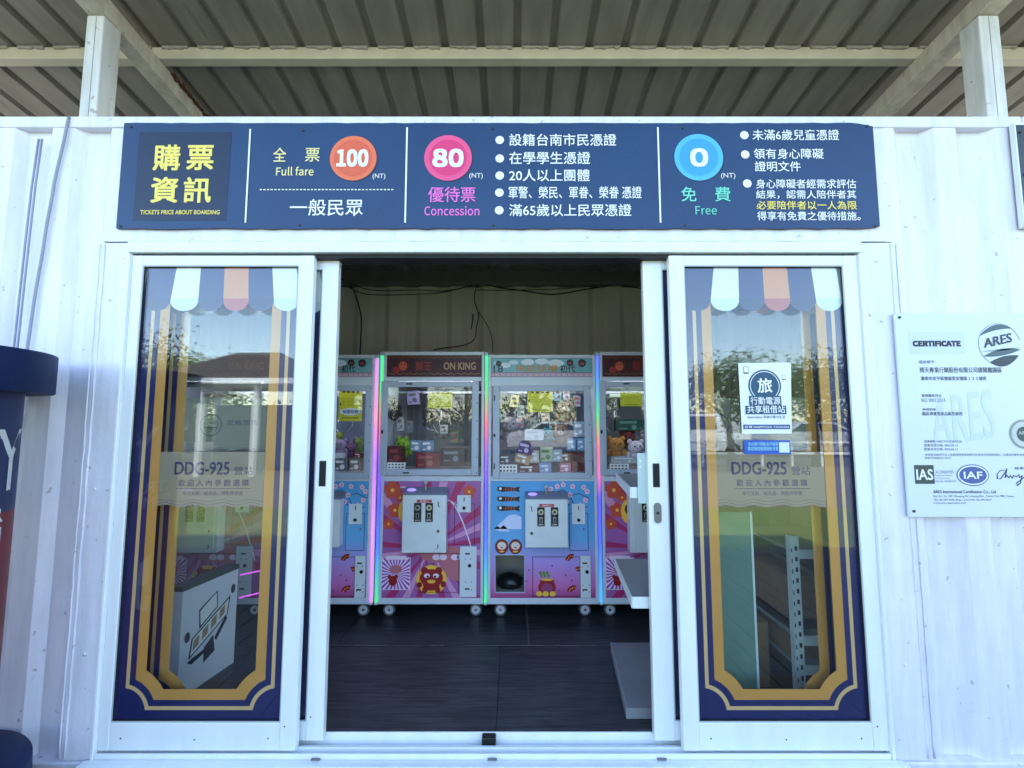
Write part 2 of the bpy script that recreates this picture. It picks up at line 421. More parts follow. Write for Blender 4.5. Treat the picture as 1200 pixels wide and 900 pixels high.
dn = n.nodes.new('ShaderNodeTexNoise'); dn.inputs['Scale'].default_value = 2.3; dn.inputs['Detail'].default_value = 12; dn.inputs['Roughness'].default_value = .75; n.links.new(tc.outputs['Object'], dn.inputs['Vector'])
dr = n.nodes.new('ShaderNodeValToRGB'); dr.color_ramp.elements[0].position = .48; dr.color_ramp.elements[1].position = .8; dr.color_ramp.elements[0].color = (0,0,0,1); dr.color_ramp.elements[1].color = (.035,.036,.038,1)
n.links.new(dn.outputs[0], dr.inputs[0]); da = n.nodes.new('ShaderNodeMix'); da.data_type = 'RGBA'; da.blend_type = 'ADD'; da.inputs[0].default_value = 1
n.links.new(rp.outputs[0], da.inputs[6]); n.links.new(dr.outputs[0], da.inputs[7]); n.links.new(da.outputs[2], b.inputs['Base Color'])
mrr = n.nodes.new('ShaderNodeMapRange'); mrr.inputs[3].default_value = .28; mrr.inputs[4].default_value = .6; n.links.new(dn.outputs[0], mrr.inputs[0]); n.links.new(mrr.outputs[0], b.inputs['Roughness'])
bp = n.nodes.new('ShaderNodeBump'); bp.inputs['Strength'].default_value = .5; bp.inputs['Distance'].default_value = .003
n.links.new(nz.outputs[0], bp.inputs['Height']); n.links.new(bp.outputs[0], b.inputs['Normal'])
ysp = ((H-FZ)/ math.tan(math.atan((757-450)/F)-TH))-D
for (x0, x1, y0, y1) in ((XL+.05,-1.55,.100,ysp),(-1.547,-.072,.100,ysp),(-.069,1.42,.100,ysp),(1.423,XR-.05,.100,ysp),
                         (XL+.05,-1.1,ysp+.007,YB-.03),(-1.097,.100,ysp+.007,YB-.03),(.1132,1.6,ysp+.007,YB-.03),(1.603,XR-.05,ysp+.007,YB-.03)):
    m = MB(); m.box(x0,x1,y0,y1,FZ-.02,FZ+random.uniform(-.0012,.0006),.0015,seg=1); m.build('floor_sheet', FLOOR, con)
m = MB(); m.box(XL+.03,XR-.03,.112,YB-.01,-.09,FZ-.010); m.build('subfloor', mat('seam_dust', (104,102,98), .9), con)

for a, b in ((383,520),(545,724)):
    m = MB(); yy = ysp+.002; n_ = 24; q0, q1 = PX(a,757,yy), PX(b,757,yy)
    A = [(q0+(q1-q0)*i/n_, random.uniform(.0012,.0040)) for i in range(n_+1)]
    for i in range(n_): m.poly([(A[i][0],yy-A[i][1],FZ+.0016),(A[i+1][0],yy-A[i+1][1],FZ+.0016),(A[i+1][0],yy+A[i+1][1]*.6,FZ+.0016),(A[i][0],yy+A[i][1]*.6,FZ+.0016)])
    m.build('worn_seam_edge', mat('seam_wear', (150,152,150), .8, var=.4, vscale=30), con, normals=False)
# ------------------------------------------------------------------ door frame and leaves
m = MB()
m.box(-1.811,1.646,-.014,.13,2.158,2.21,.004)
m.build('door_head', ALU, con)
for a, b, c, d in ((-1.811,-1.797,-1.7965,-1.793),(1.632,1.646,1.6295,1.6315)):
    m = MB(); m.box(a,b,-.012,.128,-.09,2.156,.003); m.box(c,d,.0,.03,-.085,2.15); m.build('door_jamb', ALU, con)
m = MB(); m.box(-1.79,1.626,.012,.10,2.140,2.1565); m.build('track_groove', SEAL, con)
m = MB()
m.box(-1.83,1.67,-.055,-.012,-.105,-.078,.004); m.box(-1.795,1.63,-.010,.108,-.105,-.085)
for y in (-.008,.030,.038,.044): m.box(-1.795,1.63,y,y+.005,-.084,-.058 if y < .035 else -.062,.001,seg=1)
m.box(-1.795,1.63,.088,.096,-.084,FZ-.004,.002)
m.build('door_sill', ALU, con)
m = MB(); m.box(-1.795,1.63,.0965,.0995,-.06,FZ-.012); m.build('sill_seal', SEAL, con)
m = MB(); x0 = PX(565,868,.08); m.box(x0,x0+.062,.052,.0885,-.075,-.034,.005); m.build('door_stop', BLACK, con)
for x, z in ((-1.879,.3),(-1.879,1.1),(-1.879,1.9),(1.73,.35),(1.73,1.15),(1.73,1.85)):
    m = MB(); m.ball((x+random.uniform(-.01,.01),-.004,z+random.uniform(-.05,.05)),.007,.004,.007,8); m.build('rivet', CONT, con)
for u in (372, 577, 774):
    m = MB(); x0 = PX(u,881,0); m.box(x0-.02,x0+.02,-.022,-.0125,-.076,-.070,.002); m.build('drain_cap', mat('grey_cap', (110,112,112), .5), con)

def frame_path(gx0, gx1, gz0, gz1, d, r, K=.028):
    """open path of a stripe at inset d: down the left side, round two hollow corners, up the right side"""
    pts = [(gx0+d, gz1)]
    h = math.sqrt(max(r*r-(d-K)**2, 1e-6))
    a0 = math.atan2(h, d-K); a1 = math.atan2(d-K, h)
    arc = [(K+r*math.cos(a0+(a1-a0)*i/10), K+r*math.sin(a0+(a1-a0)*i/10)) for i in range(11)]
    pts += [(gx0+x, gz0+z) for x, z in arc]
    pts += [(gx1-x, gz0+z) for x, z in reversed(arc)]
    pts += [(gx1-d, gz1)]
    return pts
def band(mb, A, B, Y, mi):
    for i in range(len(A)-1):
        mb.poly([(A[i][0],Y,A[i][1]),(A[i+1][0],Y,A[i+1][1]),(B[i+1][0],Y,B[i+1][1]),(B[i][0],Y,B[i][1])], mi)
BAN = film_mat('taupe_film', (160,146,122), .84)
BAN2 = film_mat('taupe_film_thin', (140,134,118), .8)
INK = mat('navy_ink', (26,34,82), .5)
def wave_strip(mb, x0, x1, z, Y, amp, per, th, mi, n=48):
    A = [(x0+(x1-x0)*i/n, z+amp*math.sin(2*PI*(x1-x0)*i/n/per)) for i in range(n+1)]
    band(mb, A, [(a, b-th) for a, b in A], Y, mi)
def leaf(x0, x1, sl, sr, Y, outer, label, handle=None):
    """one aluminium sliding leaf, front face at Y"""
    root = bpy.data.objects.new('sliding_door', None); link(root, con); ORG[root.name] = (0,0,0); root['label'] = label
    zb, zt, th = -.052 if outer else -.046, 2.148, .034
    gx0, gx1, gz0, gz1 = x0+sl, x1-sr, (.062 if outer else .034), 2.100
    for a, b in ((x0, gx0), (gx1, x1)):
        m = MB(); m.box(a,b,Y,Y+th,zb,zt,.003)
        m.build('stile', ALU, root)
    m = MB(); m.box(gx0+.0005,gx1-.0005,Y+.002,Y+th-.002,gz1,zt,.002); m.build('top_rail', ALU, root)
    m = MB(); m.box(gx0+.0005,gx1-.0005,Y+.002,Y+th-.002,zb,gz0,.002); m.build('bottom_rail', ALU, root)
    m = MB(); t = .005
    m.box(gx0,gx0+t,Y+.0035,Y+.012,gz0,gz1); m.box(gx1-t,gx1,Y+.0035,Y+.012,gz0,gz1)
    m.box(gx0+t,gx1-t,Y+.0035,Y+.012,gz1-t,gz1); m.box(gx0+t,gx1-t,Y+.0035,Y+.012,gz0,gz0+t)
    m.build('glazing_bead', mat('bead_grey', (176,184,186), .4), root)
    m = MB(); t2 = .0018
    m.box(gx0+t,gx0+t+t2,Y+.006,Y+.0135,gz0+t,gz1-t); m.box(gx1-t-t2,gx1-t,Y+.006,Y+.0135,gz0+t,gz1-t); m.box(gx0+t,gx1-t,Y+.006,Y+.0135,gz0+t,gz0+t+t2); m.box(gx0+t,gx1-t,Y+.006,Y+.0135,gz1-t-t2,gz1-t)
    m.build('gasket', SEAL, root)
    for (xs, zs_) in ((gx0+.05, zb+.05), (gx1-.05, zb+.05), ((gx0+gx1)/2, zb+.045), (gx1+.02, zb+.1)):
        m = MB(); m.cyl((xs,Y-.0006 if xs > gx1 else Y+.0012,zs_),.0035,.0015,'y',8); m.build('screw', SCREW, root)
    m = MB(); m.box(gx0+.001,gx1-.001,Y+.014,Y+.019,gz0+.001,gz1-.001); m.build('glass', GLASS, root)
    # printed film stuck behind the glass
    Yp = Y+.0205; m = MB(); zt2 = gz1-.20
    e = [(gx0, zt2)] + [(gx0, gz0), (gx1, gz0), (gx1, zt2)]
    P0 = frame_path(gx0, gx1, gz0, zt2, .041, .105); P1 = frame_path(gx0, gx1, gz0, zt2, .057, .122)
    P2 = frame_path(gx0, gx1, gz0, zt2, .083, .150); P3 = frame_path(gx0, gx1, gz0, zt2, .128, .205)
    # outer navy: side strips plus bottom strip with corner infill
    n = len(P0); half = n//2
    cl = [(gx0, p[1]) for p in P0[:1]]+[(gx0, gz0)]*(half-1)
    A = [(gx0, zt2)]+[(gx0, gz0+.12)]+[(gx0, gz0)]*(half-2)
    A = A+[(gx1, gz0)]*(n-half-2)+[(gx1, gz0+.12), (gx1, zt2)]
    band(m, A, P0, Yp, 0); band(m, P0, P1, Yp, 1); band(m, P1, P2, Yp, 0); band(m, P2, P3, Yp, 2)
    m.build('border_print', [NAVY, GOLDL, GOLD], root, normals=False)
    # awning print with six hanging scallops
    T = [.015,.20,.355,.508,.662,.816,.972]; B = [-.005,.172,.35,.511,.673,.836,1.0]
    W = gx1-gx0; za = gz1-.001; zv = 1.945; zs = 1.935; ze = 1.885
    cols = [(0,1),(2,3),(0,1),(4,5),(0,1),(2,3)]
    m = MB(); m.rect(gx0,zt2-.0,gx1,za,Yp+.002,6) if False else None
    for i in range(6):
        def xa(f, z): k = (za-z)/(za-zs); k = min(k, 1); return max(gx0, min(gx1, gx0+W*(T[f]+(B[f]-T[f])*k)))
        m.poly([(xa(i,za),Yp-.0004,za),(xa(i,zv),Yp-.0004,zv),(xa(i+1,zv),Yp-.0004,zv),(xa(i+1,za),Yp-.0004,za)], cols[i][0])
        xl, xr = xa(i,zs), xa(i+1,zs); c = (xl+xr)/2; r = (xr-xl)/2
        pts = [(xa(i,zv),Yp-.0004,zv)]+[(c-r*math.cos(PI*k/14),Yp-.0004,zs-(zs-ze)*math.sin(PI*k/14)) for k in range(15)]+[(xa(i+1,zv),Yp-.0004,zv)]
        m.poly(pts, cols[i][1])
    for fx, s in ((gx0, 1), (gx1, -1)):
        m.rect(fx, zt2-.001, fx+s*.041, zs+.02, Yp, 0)
        m.rect(fx+s*.041, zt2-.001, fx+s*.057, zs+.02, Yp, 6); m.rect(fx+s*.057, zt2-.001, fx+s*.083, zs+.02, Yp, 0)
        m.rect(fx+s*.083, zt2-.001, fx+s*.128, zs+.02, Yp, 7)
    m.build('awning_print', [NAVY, NAVYD, WFILM, WFILMD, ORNG, ORNGD, GOLDL, GOLD], root, normals=False)
    # banner film
    g0 = gx0+.129; g1 = gx1-.129
    if outer:
        zt_, zb_ = PZ(530), PZ(594)
        m = MB(); nn = 48; A = [(g0-.001+(g1-g0)*i/nn, zt_) for i in range(nn+1)]; B_ = [(a, zb_+.006*math.sin(2*PI*(a-g0)/.13)) for a, _ in A]
        band(m, A, B_, Yp+.0008, 0); m.build('banner_film', BAN, root, normals=False)
        m = MB(); dx = gx0+1.744; Yt = Yp+.0002
        def L(s, u0, v0, u1, v1, bd, mi=0):
            vm = (v0+v1)/2; lettering(m, s, PX(u0,vm)+dx, PZ(v1), PX(u1,vm)+dx, PZ(v0), Yt, mi, bd)
        L('DDG-925', 200.5,541.5,265.6,557, .035); L('營站', 271,547,293.5,557.3, .004)
        L('歡 迎 入 內 參 觀 選 購', 204.7,562.5,288.4,570.6, .012); L('年代文創．紀念品．特色伴手禮', 210,576.6,281,581.4, .002)
        m.rect(PX(202,573)+dx, PZ(573.6), PX(291,573)+dx, PZ(573), Yt, 0)
        m.build('banner_lettering', INK, root, normals=False)
        m = MB(); wave_strip(m, g0, g1, PZ(587.5), Yt, .005, .13, .002, 0); wave_strip(m, g0, g1, PZ(591), Yt, .006, .13, .003, 0)
        m.build('banner_wave', mat('wave_ink', (92,92,90), .5), root, normals=False)
    else:
        zt_, zb_ = PZ(466,.05), PZ(527,.05)
        m = MB(); nn = 48; A = [(g0+(g1-g0)*i/nn, zt_) for i in range(nn+1)]; B_ = [(a, zb_+.006*math.sin(2*PI*(a-g0)/.13)) for a, _ in A]
        band(m, A, B_, Yp+.0008, 0); m.build('banner_film', BAN2, root, normals=False)
        cx, cz, r = g0+.125, PZ(498,.05), .052; Yt = Yp+.0002
        m = MB(); m.ring(cx, cz, Yt, r-.0035, r, 0)
        m.ring(cx, cz-.055, Yt, .034, .037, 0, 16, .8, 2.34); m.ring(cx, cz-.055, Yt, .023, .026, 0, 16, .8, 2.34); m.ring(cx, cz-.06, Yt, .049, .052, 0, 16, .9, 2.24)
        prof = [(-.034,.012),(-.028,-.014),(.028,-.014),(.034,.012),(.02,.004),(.01,.012),(0,.004),(-.012,.014),(-.022,.006),(-.034,.012)]
        m.tube([(cx+a, Yt, cz+b) for a, b in prof], .0018, 4); m.build('banner_logo', INK, root, normals=False); m = MB()
        lettering(m, '定格懷舊．德陽艦', g0+.20, cz-.002, g1-.01, cz+.024, Yt, 0, .004)
        m.build('banner_lettering', INK, root, normals=False)
        m = MB(); wave_strip(m, g0, g1, PZ(522,.05), Yt, .005, .13, .002, 0); wave_strip(m, g0, g1, PZ(525,.05), Yt, .005, .13, .002, 0)
        m.build('banner_wave', mat('wave_ink', (92,92,90), .5), root, normals=False)
    if handle:
        for (ux, va, vb, kind) in handle:
            xa_ = PX(ux, (va+vb)/2, Y); z0, z1 = PZ(vb, Y), PZ(va, Y)
            m = MB()
            if kind == 'pull':
                m.box(xa_-.016,xa_+.016,Y-.003,Y+.001,z0,z1,.003); m.box(xa_-.011,xa_+.011,Y-.0045,Y-.0028,z0+.008,z1-.008,.001,mi=1); m.build('pull_handle', [BLACK, mat('handle_recess', (6,6,7), .7)], root)
            else:
                pts = []
                for k in range(24):
                    a = 2*PI*k/24; pts.append((xa_+.017*math.cos(a), (z0+z1)/2+.017*math.sin(a)+(((z1-z0)/2-.017) if math.sin(a) >= 0 else -((z1-z0)/2-.017))))
                m.prism(pts, Y-.006, Y+.001, 'y'); m.cyl((xa_,Y-.009,(z0+z1)/2), .006, .004, 'y', 16, 1); m.build('lock_plate', [mat('lock_grey', (120,124,128), .35, metal=.6), BLACK], root)
    return root
leaf(-1.792, -.935, .048, .071, .000, True, 'fixed outer door leaf left of the opening with awning print')
leaf(-1.730, -.838, .048, .078, .052, False, 'inner door leaf slid left behind the outer one', [(378,540,570,'pull')])
leaf(.741, 1.629, .070, .066, .000, True, 'fixed outer door leaf right of the opening with awning print')
leaf(.632, 1.583, .092, .060, .052, False, 'inner door leaf slid right behind the outer one', [(769,543,571,'pull'), (770.5,589,613,'lock')])

# ------------------------------------------------------------------ price sign above the door
sgn = thing('price_sign', (0,-.012,PZ(207)), 'long blue ticket price sign in Chinese with 100, 80 and 0 badges above the door', 'sign')
Ys = -.020
sx0, sx1 = -1.864, 1.733; sz0, sz1 = PZ(267.5,Ys), PZ(144,Ys)
m = MB()
N = 64; top = [(sx0+(sx1-sx0)*i/N, sz1+random.uniform(-.0015,.0015)) for i in range(N+1)]; bot = [(sx1-(sx1-sx0)*i/N, sz0+random.uniform(-.003,.003)) for i in range(N+1)]
top[-1] = (top[-1][0], top[-1][1]-.018); top[-2] = (top[-2][0]-.01, top[-2][1]-.004); bot[0] = (bot[0][0], bot[0][1]+.012)
m.prism([(x, z) for x, z in top+bot], Ys, Ys+.014, 'y'); m.build('panel', SIGNB, sgn)
m = MB(); dk = .0012
a = P(164,154.8,Ys); b_ = P(271.7,154.8,Ys); c = P(264.6,258.2,Ys); d = P(155.6,258.2,Ys)
m.poly([(a[0],Ys-dk,a[1]),(d[0],Ys-dk,d[1]),(c[0],Ys-dk,c[1]),(b_[0],Ys-dk,b_[1])]); m.build('title_field', SIGND, sgn, normals=False)
Yt = Ys-.0024
m = MB()
for ch, u0, v0, u1, v1 in (('購',179.6,169.5,211.4,199.8),('票',219,170,250.5,199.4),('資',176.8,207.4,208.8,237.7),('訊',215,207.6,247.6,237.7)):
    ltx(m, ch, u0, v0, u1, v1, Yt, 0, .036)
ltx(m, 'TICKETS PRICE ABOUT BOARDING', 164.5,246.2,257.6,251.2, Yt, 0, .03); m.build('title_lettering', YELP, sgn, normals=False)
m = MB()
for (u, v, u2, v2) in ((293.4,151,287.4,261),(477.6,149,474.2,261),(771,149,774,261)):
    m = MB(); x = (PX(u,v,Yt)+PX(u2,v2,Yt))/2; m.rect(x-.004, PZ(v2,Yt), x+.004, PZ(v,Yt), Yt); m.build('divider_line', WHITEP, sgn, normals=False)
m = MB()
for i in range(37):
    u = 304.3+i*4.28; m.rect(PX(u,222,Yt), PZ(222.8,Yt), PX(u+2.7,222,Yt), PZ(221.6,Yt), Yt)
m.build('dotted_line', WHITEP, sgn, normals=False)
for (u, v, r, A, B2, body, bb) in ((413.8,185.1,27.6,ORB,ORB2,'100',(394.4,174.9,431.8,195.5)),(525,184.7,28.2,PKB,PKB2,'80',(506.7,174.2,543.3,196)),(819,184,28.8,BLB,BLB2,'0',(808.6,173.6,830,195.5))):
    x, z = P(u, v, Yt); r = r*(D+Ys)/F*1.04
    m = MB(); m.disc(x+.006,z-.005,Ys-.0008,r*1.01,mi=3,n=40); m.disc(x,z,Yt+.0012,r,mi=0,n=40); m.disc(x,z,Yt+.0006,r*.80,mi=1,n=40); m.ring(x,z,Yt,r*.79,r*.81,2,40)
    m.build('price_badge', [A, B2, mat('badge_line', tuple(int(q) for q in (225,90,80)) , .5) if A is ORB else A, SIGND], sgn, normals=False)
    m = MB(); ltx(m, body, *bb, Yt-.0008, 0, .024); m.build('badge_number', WHITEP, sgn, normals=False)
def line(body, bb, mt, bd=.012, name='lettering'):
    m = MB(); ltx(m, body, *bb, Yt, 0, bd); m.build(name, mt, sgn, normals=False)
line('全', (320,173,335.5,189.5), CREAM, .014); line('票', (357.6,173.5,374.6,189.5), CREAM, .014)
line('Full fare', (323.6,195.3,367.5,205.8), CREAM, .008)
for bb in ((436.6,203.4,451.6,210.5),(550,202.7,565.7,210),(845,202.7,861.7,210)): line('(NT)', bb, WHITEP, 0)
line('一般民眾', (339.7,233.3,425.3,253), WHITEP, .012)
line('優待票', (501.7,219,557.3,236.9), PINKT, .012); line('Concession', (497.3,241.5,561.7,252.6), PINKT, .006)
line('免', (798.4,219,816,236), TEALT, .01); line('費', (837.8,219,856,236), TEALT, .01); line('Free', (815,241.7,840,251.4), TEALT, .004)
for body, bb in (('設籍台南市民憑證',(596.7,156.7,722.3,171)),('在學學生憑證',(596.7,177.7,691.7,192.3)),('20人以上團體',(596.7,198.3,691,212.5)),
                 ('軍警、榮民、軍眷、榮眷 憑證',(596,218.3,752,232.6)),('滿65歲以上民眾憑證',(596.7,239,740,253.5)),
                 ('未滿6歲兒童憑證',(881.7,151.7,983.3,164.3)),('領有身心障礙',(883.3,174,965,186.2)),('證明文件',(884.5,189,938.3,201)),
                 ('身心障礙者經需求評估',(886,210,1003.3,220.9)),('結果，認需人陪伴者其',(886,222.7,1003.3,233)),('得享有免費之優待措施。',(887.3,247.7,1008.3,258.3))):
    line(body, bb, WHITEP, .014)
line('必要陪伴者以一人為限', (886.7,235.3,1004,245.5), YELP, .014)
for u, v in ((585.6,164),(585.6,185.7),(585.6,205.7),(585.2,225.7),(585,246.4),(872.3,158.3),(873.3,181),(875.7,215)):
    m = MB(); x, z = P(u, v, Yt); m.disc(x, z, Yt, .0205, n=24); m.build('bullet', WHITEP, sgn, normals=False)
for u, v in ((153.5,148.5),(355,153),(577,151),(800,150),(1016,148),(141,265),(351,264),(578,264),(803,264),(1026,265)):
    m = MB(); x, z = P(u, v, Ys); m.cyl((x,Ys-.004,z), .006, .005, 'y', 10); m.build('screw', SCREW, sgn)

# ------------------------------------------------------------------ dark notice board at the right edge
nb = thing('notice_board', (2.9,-.02,2.55), 'dark slate notice board with thin white frame, cut by the right edge', 'board')
m = MB(); m.box(2.404,3.25,-.03,-.014,2.285,2.775,.002); m.build('panel', mat('slate_board', (44,58,68), .4, var=.15), nb)
m = MB()
for a in ((2.396,2.4035,2.272,2.788),(3.2505,3.265,2.272,2.788),(2.404,3.25,2.272,2.2845),(2.404,3.25,2.7755,2.788)): m.box(a[0],a[1],-.034,-.010,a[2],a[3],.002)
m.build('frame', ALU, nb)
for z in (2.74,2.53): 
    m = MB(); m.cyl((2.425,-.034,z), .006, .005, 'y', 10); m.build('screw', SCREW, nb)

# ------------------------------------------------------------------ certificate board
ce = thing('certificate_board', (1.78,-.014,.94), 'white acrylic certificate board with globe logo screwed to the right wall', 'board')
Yc = -.022
cx0, cx1 = 1.768, 2.47; cz1, cz0 = PZ(367,Yc), PZ(606,Yc)
m = MB(); m.box(cx0,cx1,Yc,Yc+.010,cz0,cz1,.002); m.build('panel', mat('certificate_white', (214,224,236), .3, var=.03, vscale=4), ce)
CI = mat('certificate_ink', (40,46,52), .5); CIL = mat('certificate_ink_light', (96,104,110), .5); YT = Yc-.0012
m = MB()
def cl(body, u0, v0, u1, v1, bd=.006, mi=0): ltx(m, body, u0, v0, u1, v1, YT, mi, bd)
m.rect(PX(1066,400,YT),PZ(415,YT),PX(1131,400,YT),PZ(389,YT),YT+.0004,2); lettering(m,'ARES',PX(1092,500,YT),PZ(520,YT),PX(1166,500,YT),PZ(462,YT),YT+.0005,2,.02,fn=lambda a,b,c:(a,b,c+(a-2)*.15))
cl('CERTIFICATE', 1069.5,399.2,1126,406.2,.045)
cl('茲此授予:', 1077,422.3,1096,426); cl('晴天專業行銷股份有限公司德陽艦園區', 1078,430.2,1174,436.8,.012); cl('臺南市安平區健康里安億路１２１號旁', 1079.4,441,1156,445.8,.01)
cl('管理體系符合', 1080,461.8,1103.5,465.3); cl('ISO 9001:2015', 1080,467,1108,471,0,1); cl('驗證範圍', 1081,478.4,1096.5,481); cl('園區導覽暨產品販售服務', 1081,482.6,1128,487)
cl('證書編號: ARES/TW/I2205032Q', 1083,515.6,1127,518.9,.004); cl('證書發證日期: 2022.05.13', 1083,520.2,1122.5,523.4,.004); cl('證書有效日期: 2025.05.12', 1083,524.8,1122.5,528,.004)
cl('本證書須維持符合上述國際標準驗證要求並接受定期追蹤稽核，以確保持續有效運作其管理系統。', 1084,531.4,1222,534.4,0,1); cl('證書所有權屬驗證公司所有', 1084,535.4,1115,538,0,1)
cl('ACCREDITED', 1096.2,551.4,1117.6,554.8,.004,1); cl('Management Systems', 1096.2,556.2,1116,558.4,0,1); cl('Certification Body', 1096.2,559.6,1113,561.6,0,1); cl('IAS No. MSCB-157', 1096.2,562.8,1120.5,565,0,1)
cl('ARES International Certification Co., Ltd.', 1093.7,574.4,1167.8,578.6,.01); cl('No.12-1, Ln. 187, Wenping Rd., Anping Dist., Tainan City 708, Taiwan', 1093.7,580.2,1188,583.2,0)
cl('TEL: 06-295 9696 (Rep. Line) FAX: 06-295 9667', 1093.7,584.6,1162,587.4,0); cl('www.ares-registration.com', 1093.7,588.4,1132,591,0); cl('執事', 1189,547,1200,550.4,0)
m.build('lettering', [CI, CIL, mat('certificate_tint', (200,214,230), .3)], ce, normals=False)
m = MB(); x0, x1 = PX(1072,556,YT), PX(1094.8,556,YT); m.rect(x0,PZ(567,YT),x1,PZ(545,YT),YT,0)
lettering(m, 'IAS', x0+.006, PZ(562.6,YT), x1-.006, PZ(549.8,YT), YT-.0008, 1, .03)
m.build('accreditation_logo', [mat('logo_green_grey', (58,74,66), .5), WHITEP], ce, normals=False)
m = MB(); x, z = P(1140,556.8,YT); m.disc(x,z,YT,.0725,.048,0,40); m.disc(x,z,YT-.0004,.068,.0435,1,40); m.disc(x,z,YT-.0008,.062,.038,0,40)
lettering(m, 'IAF', x-.042, z-.016, x+.042, z+.016, YT-.0014, 1, .03); m.build('forum_logo', [mat('logo_blue', (72,92,150), .5), WHITEP], ce, normals=False)
# silver globe logo of curved bands
m = MB(); x, z = P(1171.4,403.5,YT); R = .098
m.ring(x,z,YT,R*.965,R,0,40,.2,2*PI-.6); 
def lens(a0, a1, bow0, bow1, mi, k=18):
    A = []; B2 = []
    p0 = (R*math.cos(a0), R*math.sin(a0)); p1 = (R*math.cos(a1), R*math.sin(a1))
    for i in range(k+1):
        t = i/k; bx = p0[0]+(p1[0]-p0[0])*t; bz = p0[1]+(p1[1]-p0[1])*t; s4 = 4*t*(1-t)
        A.append((x+bx, z+bz+bow0*s4)); B2.append((x+bx, z+bz+bow1*s4))
    band(m, A, B2, YT-.0004, mi)
lens(2.75, .85, .035, .010, 1); lens(3.5, -.15, -.005, .004, 0); lens(3.75, -.25, .018, -.012, 1); lens(4.15, -.55, .012, -.034, 2)
lettering(m, 'ARES', x-.072, z-.002, x+.058, z+.042, YT-.001, 2, .03, fn=lambda a, b, c: (a, b, c+(a-x)*.22))
m.build('globe_logo', [mat('logo_silver', (150,166,170), .5), mat('logo_steel', (78,100,106), .5), mat('logo_dark', (52,66,74), .5)], ce, normals=False)
m = MB(); x, z = P(1200,508.8,YT); m.disc(x,z,YT,.066,mi=0,n=36); m.disc(x,z,YT-.0005,.056,mi=1,n=36); m.disc(x,z,YT-.001,.034,mi=2,n=30); lettering(m,'ARES',x-.026,z-.002,x+.026,z+.014,YT-.0015,1,.02)
m.build('seal_print', [mat('seal_grey', (146,152,140), .5), mat('seal_pale', (196,204,196), .5), mat('seal_dark', (70,82,80), .5)], ce, normals=False)
m = MB(); sig = [(1177,551),(1172,551.5),(1168.5,556),(1169,561),(1173,561),(1177,555),(1180,549),(1178,560),(1180,556.5),(1182,560),(1184,557),(1186,560.5),(1188,557),(1191,559),(1194,556),(1195,560),(1198,557),(1196,566),(1192,569),(1191.5,566),(1197,562),(1204,556),(1208,560),(1214,556)]
m.tube([(PX(u,v,YT), YT, PZ(v,YT)) for u, v in sig], .0017, 5); m.build('signature', BLACKP, ce)
for x, z in ((cx0+.022,cz1-.02),(cx0+.022,cz0+.026),(cx1-.022,cz1-.02),(cx1-.022,cz0+.026)):
    m = MB(); m.cyl((x,Yc-.004,z), .006, .006, 'y', 12); m.build('screw', SCREW, ce)

# ------------------------------------------------------------------ poster and sticker on the right leaf
po = thing('paper_poster', (PX(898,465),-.004,PZ(508)), 'white power bank rental poster with round dark badge taped to the right glass', 'poster')
Yg = .0115
m = MB(); c4 = [P(866.5,425), P(928.5,424.5), P(929.5,508), P(871,508.5)]
pts = [(*c4[3],), (*c4[2],), (*c4[1],), (*c4[0],)]
m.prism(pts, Yg-.001, Yg+.0002, 'y'); m.build('sheet', mat('poster_paper', (232,238,238), .45, var=.03), po)
TEALP = mat('poster_teal', (34,78,104), .5); m = MB(); Yq = Yg-.0022
x, z = P(897.5,452); r = .076; m.disc(x,z,Yq,r,mi=0,n=40); m.ring(x,z,Yq-.0005,r*.86,r*.90,1,40)
lettering(m, '旅', x-.034, z-.032, x+.034, z+.036, Yq-.001, 1, .03)
m.rect(PX(879,470), PZ(475.3), PX(917,470), PZ(463.8), Yq-.0010, 0); lettering(m, '行動電源', PX(880.5,470), PZ(474), PX(915.5,470), PZ(465), Yq-.0026, 1, .012)
m.rect(PX(874.8,479), PZ(485.4), PX(922.7,479), PZ(475.3), Yq-.0010, 0); lettering(m, '共享租借站', PX(876.6,479), PZ(484), PX(921,479), PZ(475), Yq-.0026, 1, .012)
lettering(m, 'QiamuQiao 享旅行電力生活', PX(877,488.6), PZ(490.6), PX(921.5,488.6), PZ(486.8), Yq, 0, .008)
m.rect(PX(872.2,500), PZ(503), PX(927.5,500), PZ(497.6), Yq, 2); lettering(m, '台灣 HAPPYGO TAIWAN', PX(874,500), PZ(501.8), PX(926,500), PZ(498.8), Yq-.0006, 1, .01)
for (u, v, s) in ((875.5,433.5,1.0),(919.8,442,.7)):
    px, pz = P(u, v); a, b2 = .0115*s, .017*s
    m.rect(px-a,pz-b2,px+a,pz+b2,Yq,0); m.rect(px-a*.8,pz-b2*.62,px+a*.8,pz+b2*.86,Yq-.0005,1)
m.build('poster_print', [TEALP, WHITEP, mat('poster_bar_blue', (58,84,128), .5)], po, normals=False)
st = thing('window_sticker', (PX(900,524),.008,PZ(535)), 'small blue sticker with two lines of pale text below the white poster', 'sticker')
m = MB(); m.box(PX(873.5,524),PX(928,524),Yg-.001,Yg+.0002,PZ(532.5),PZ(516),.0004,seg=1); m.build('sheet', mat('sticker_blue', (28,84,176), .4), st)
m = MB(); ltx(m, '全台旅行景點皆可租借', 876.5,518,912,522.6, Yq, 0, .014); ltx(m, '歡迎隨借隨還輕鬆充電', 876.5,523.4,912,528, Yq, 0, .014)
m.rect(PX(914.5,524), PZ(530.5), PX(926.5,524), PZ(518.4), Yq, 1); m.build('sticker_print', [mat('sticker_pale', (150,214,228), .5), mat('sticker_patch', (214,226,232), .5)], st, normals=False)

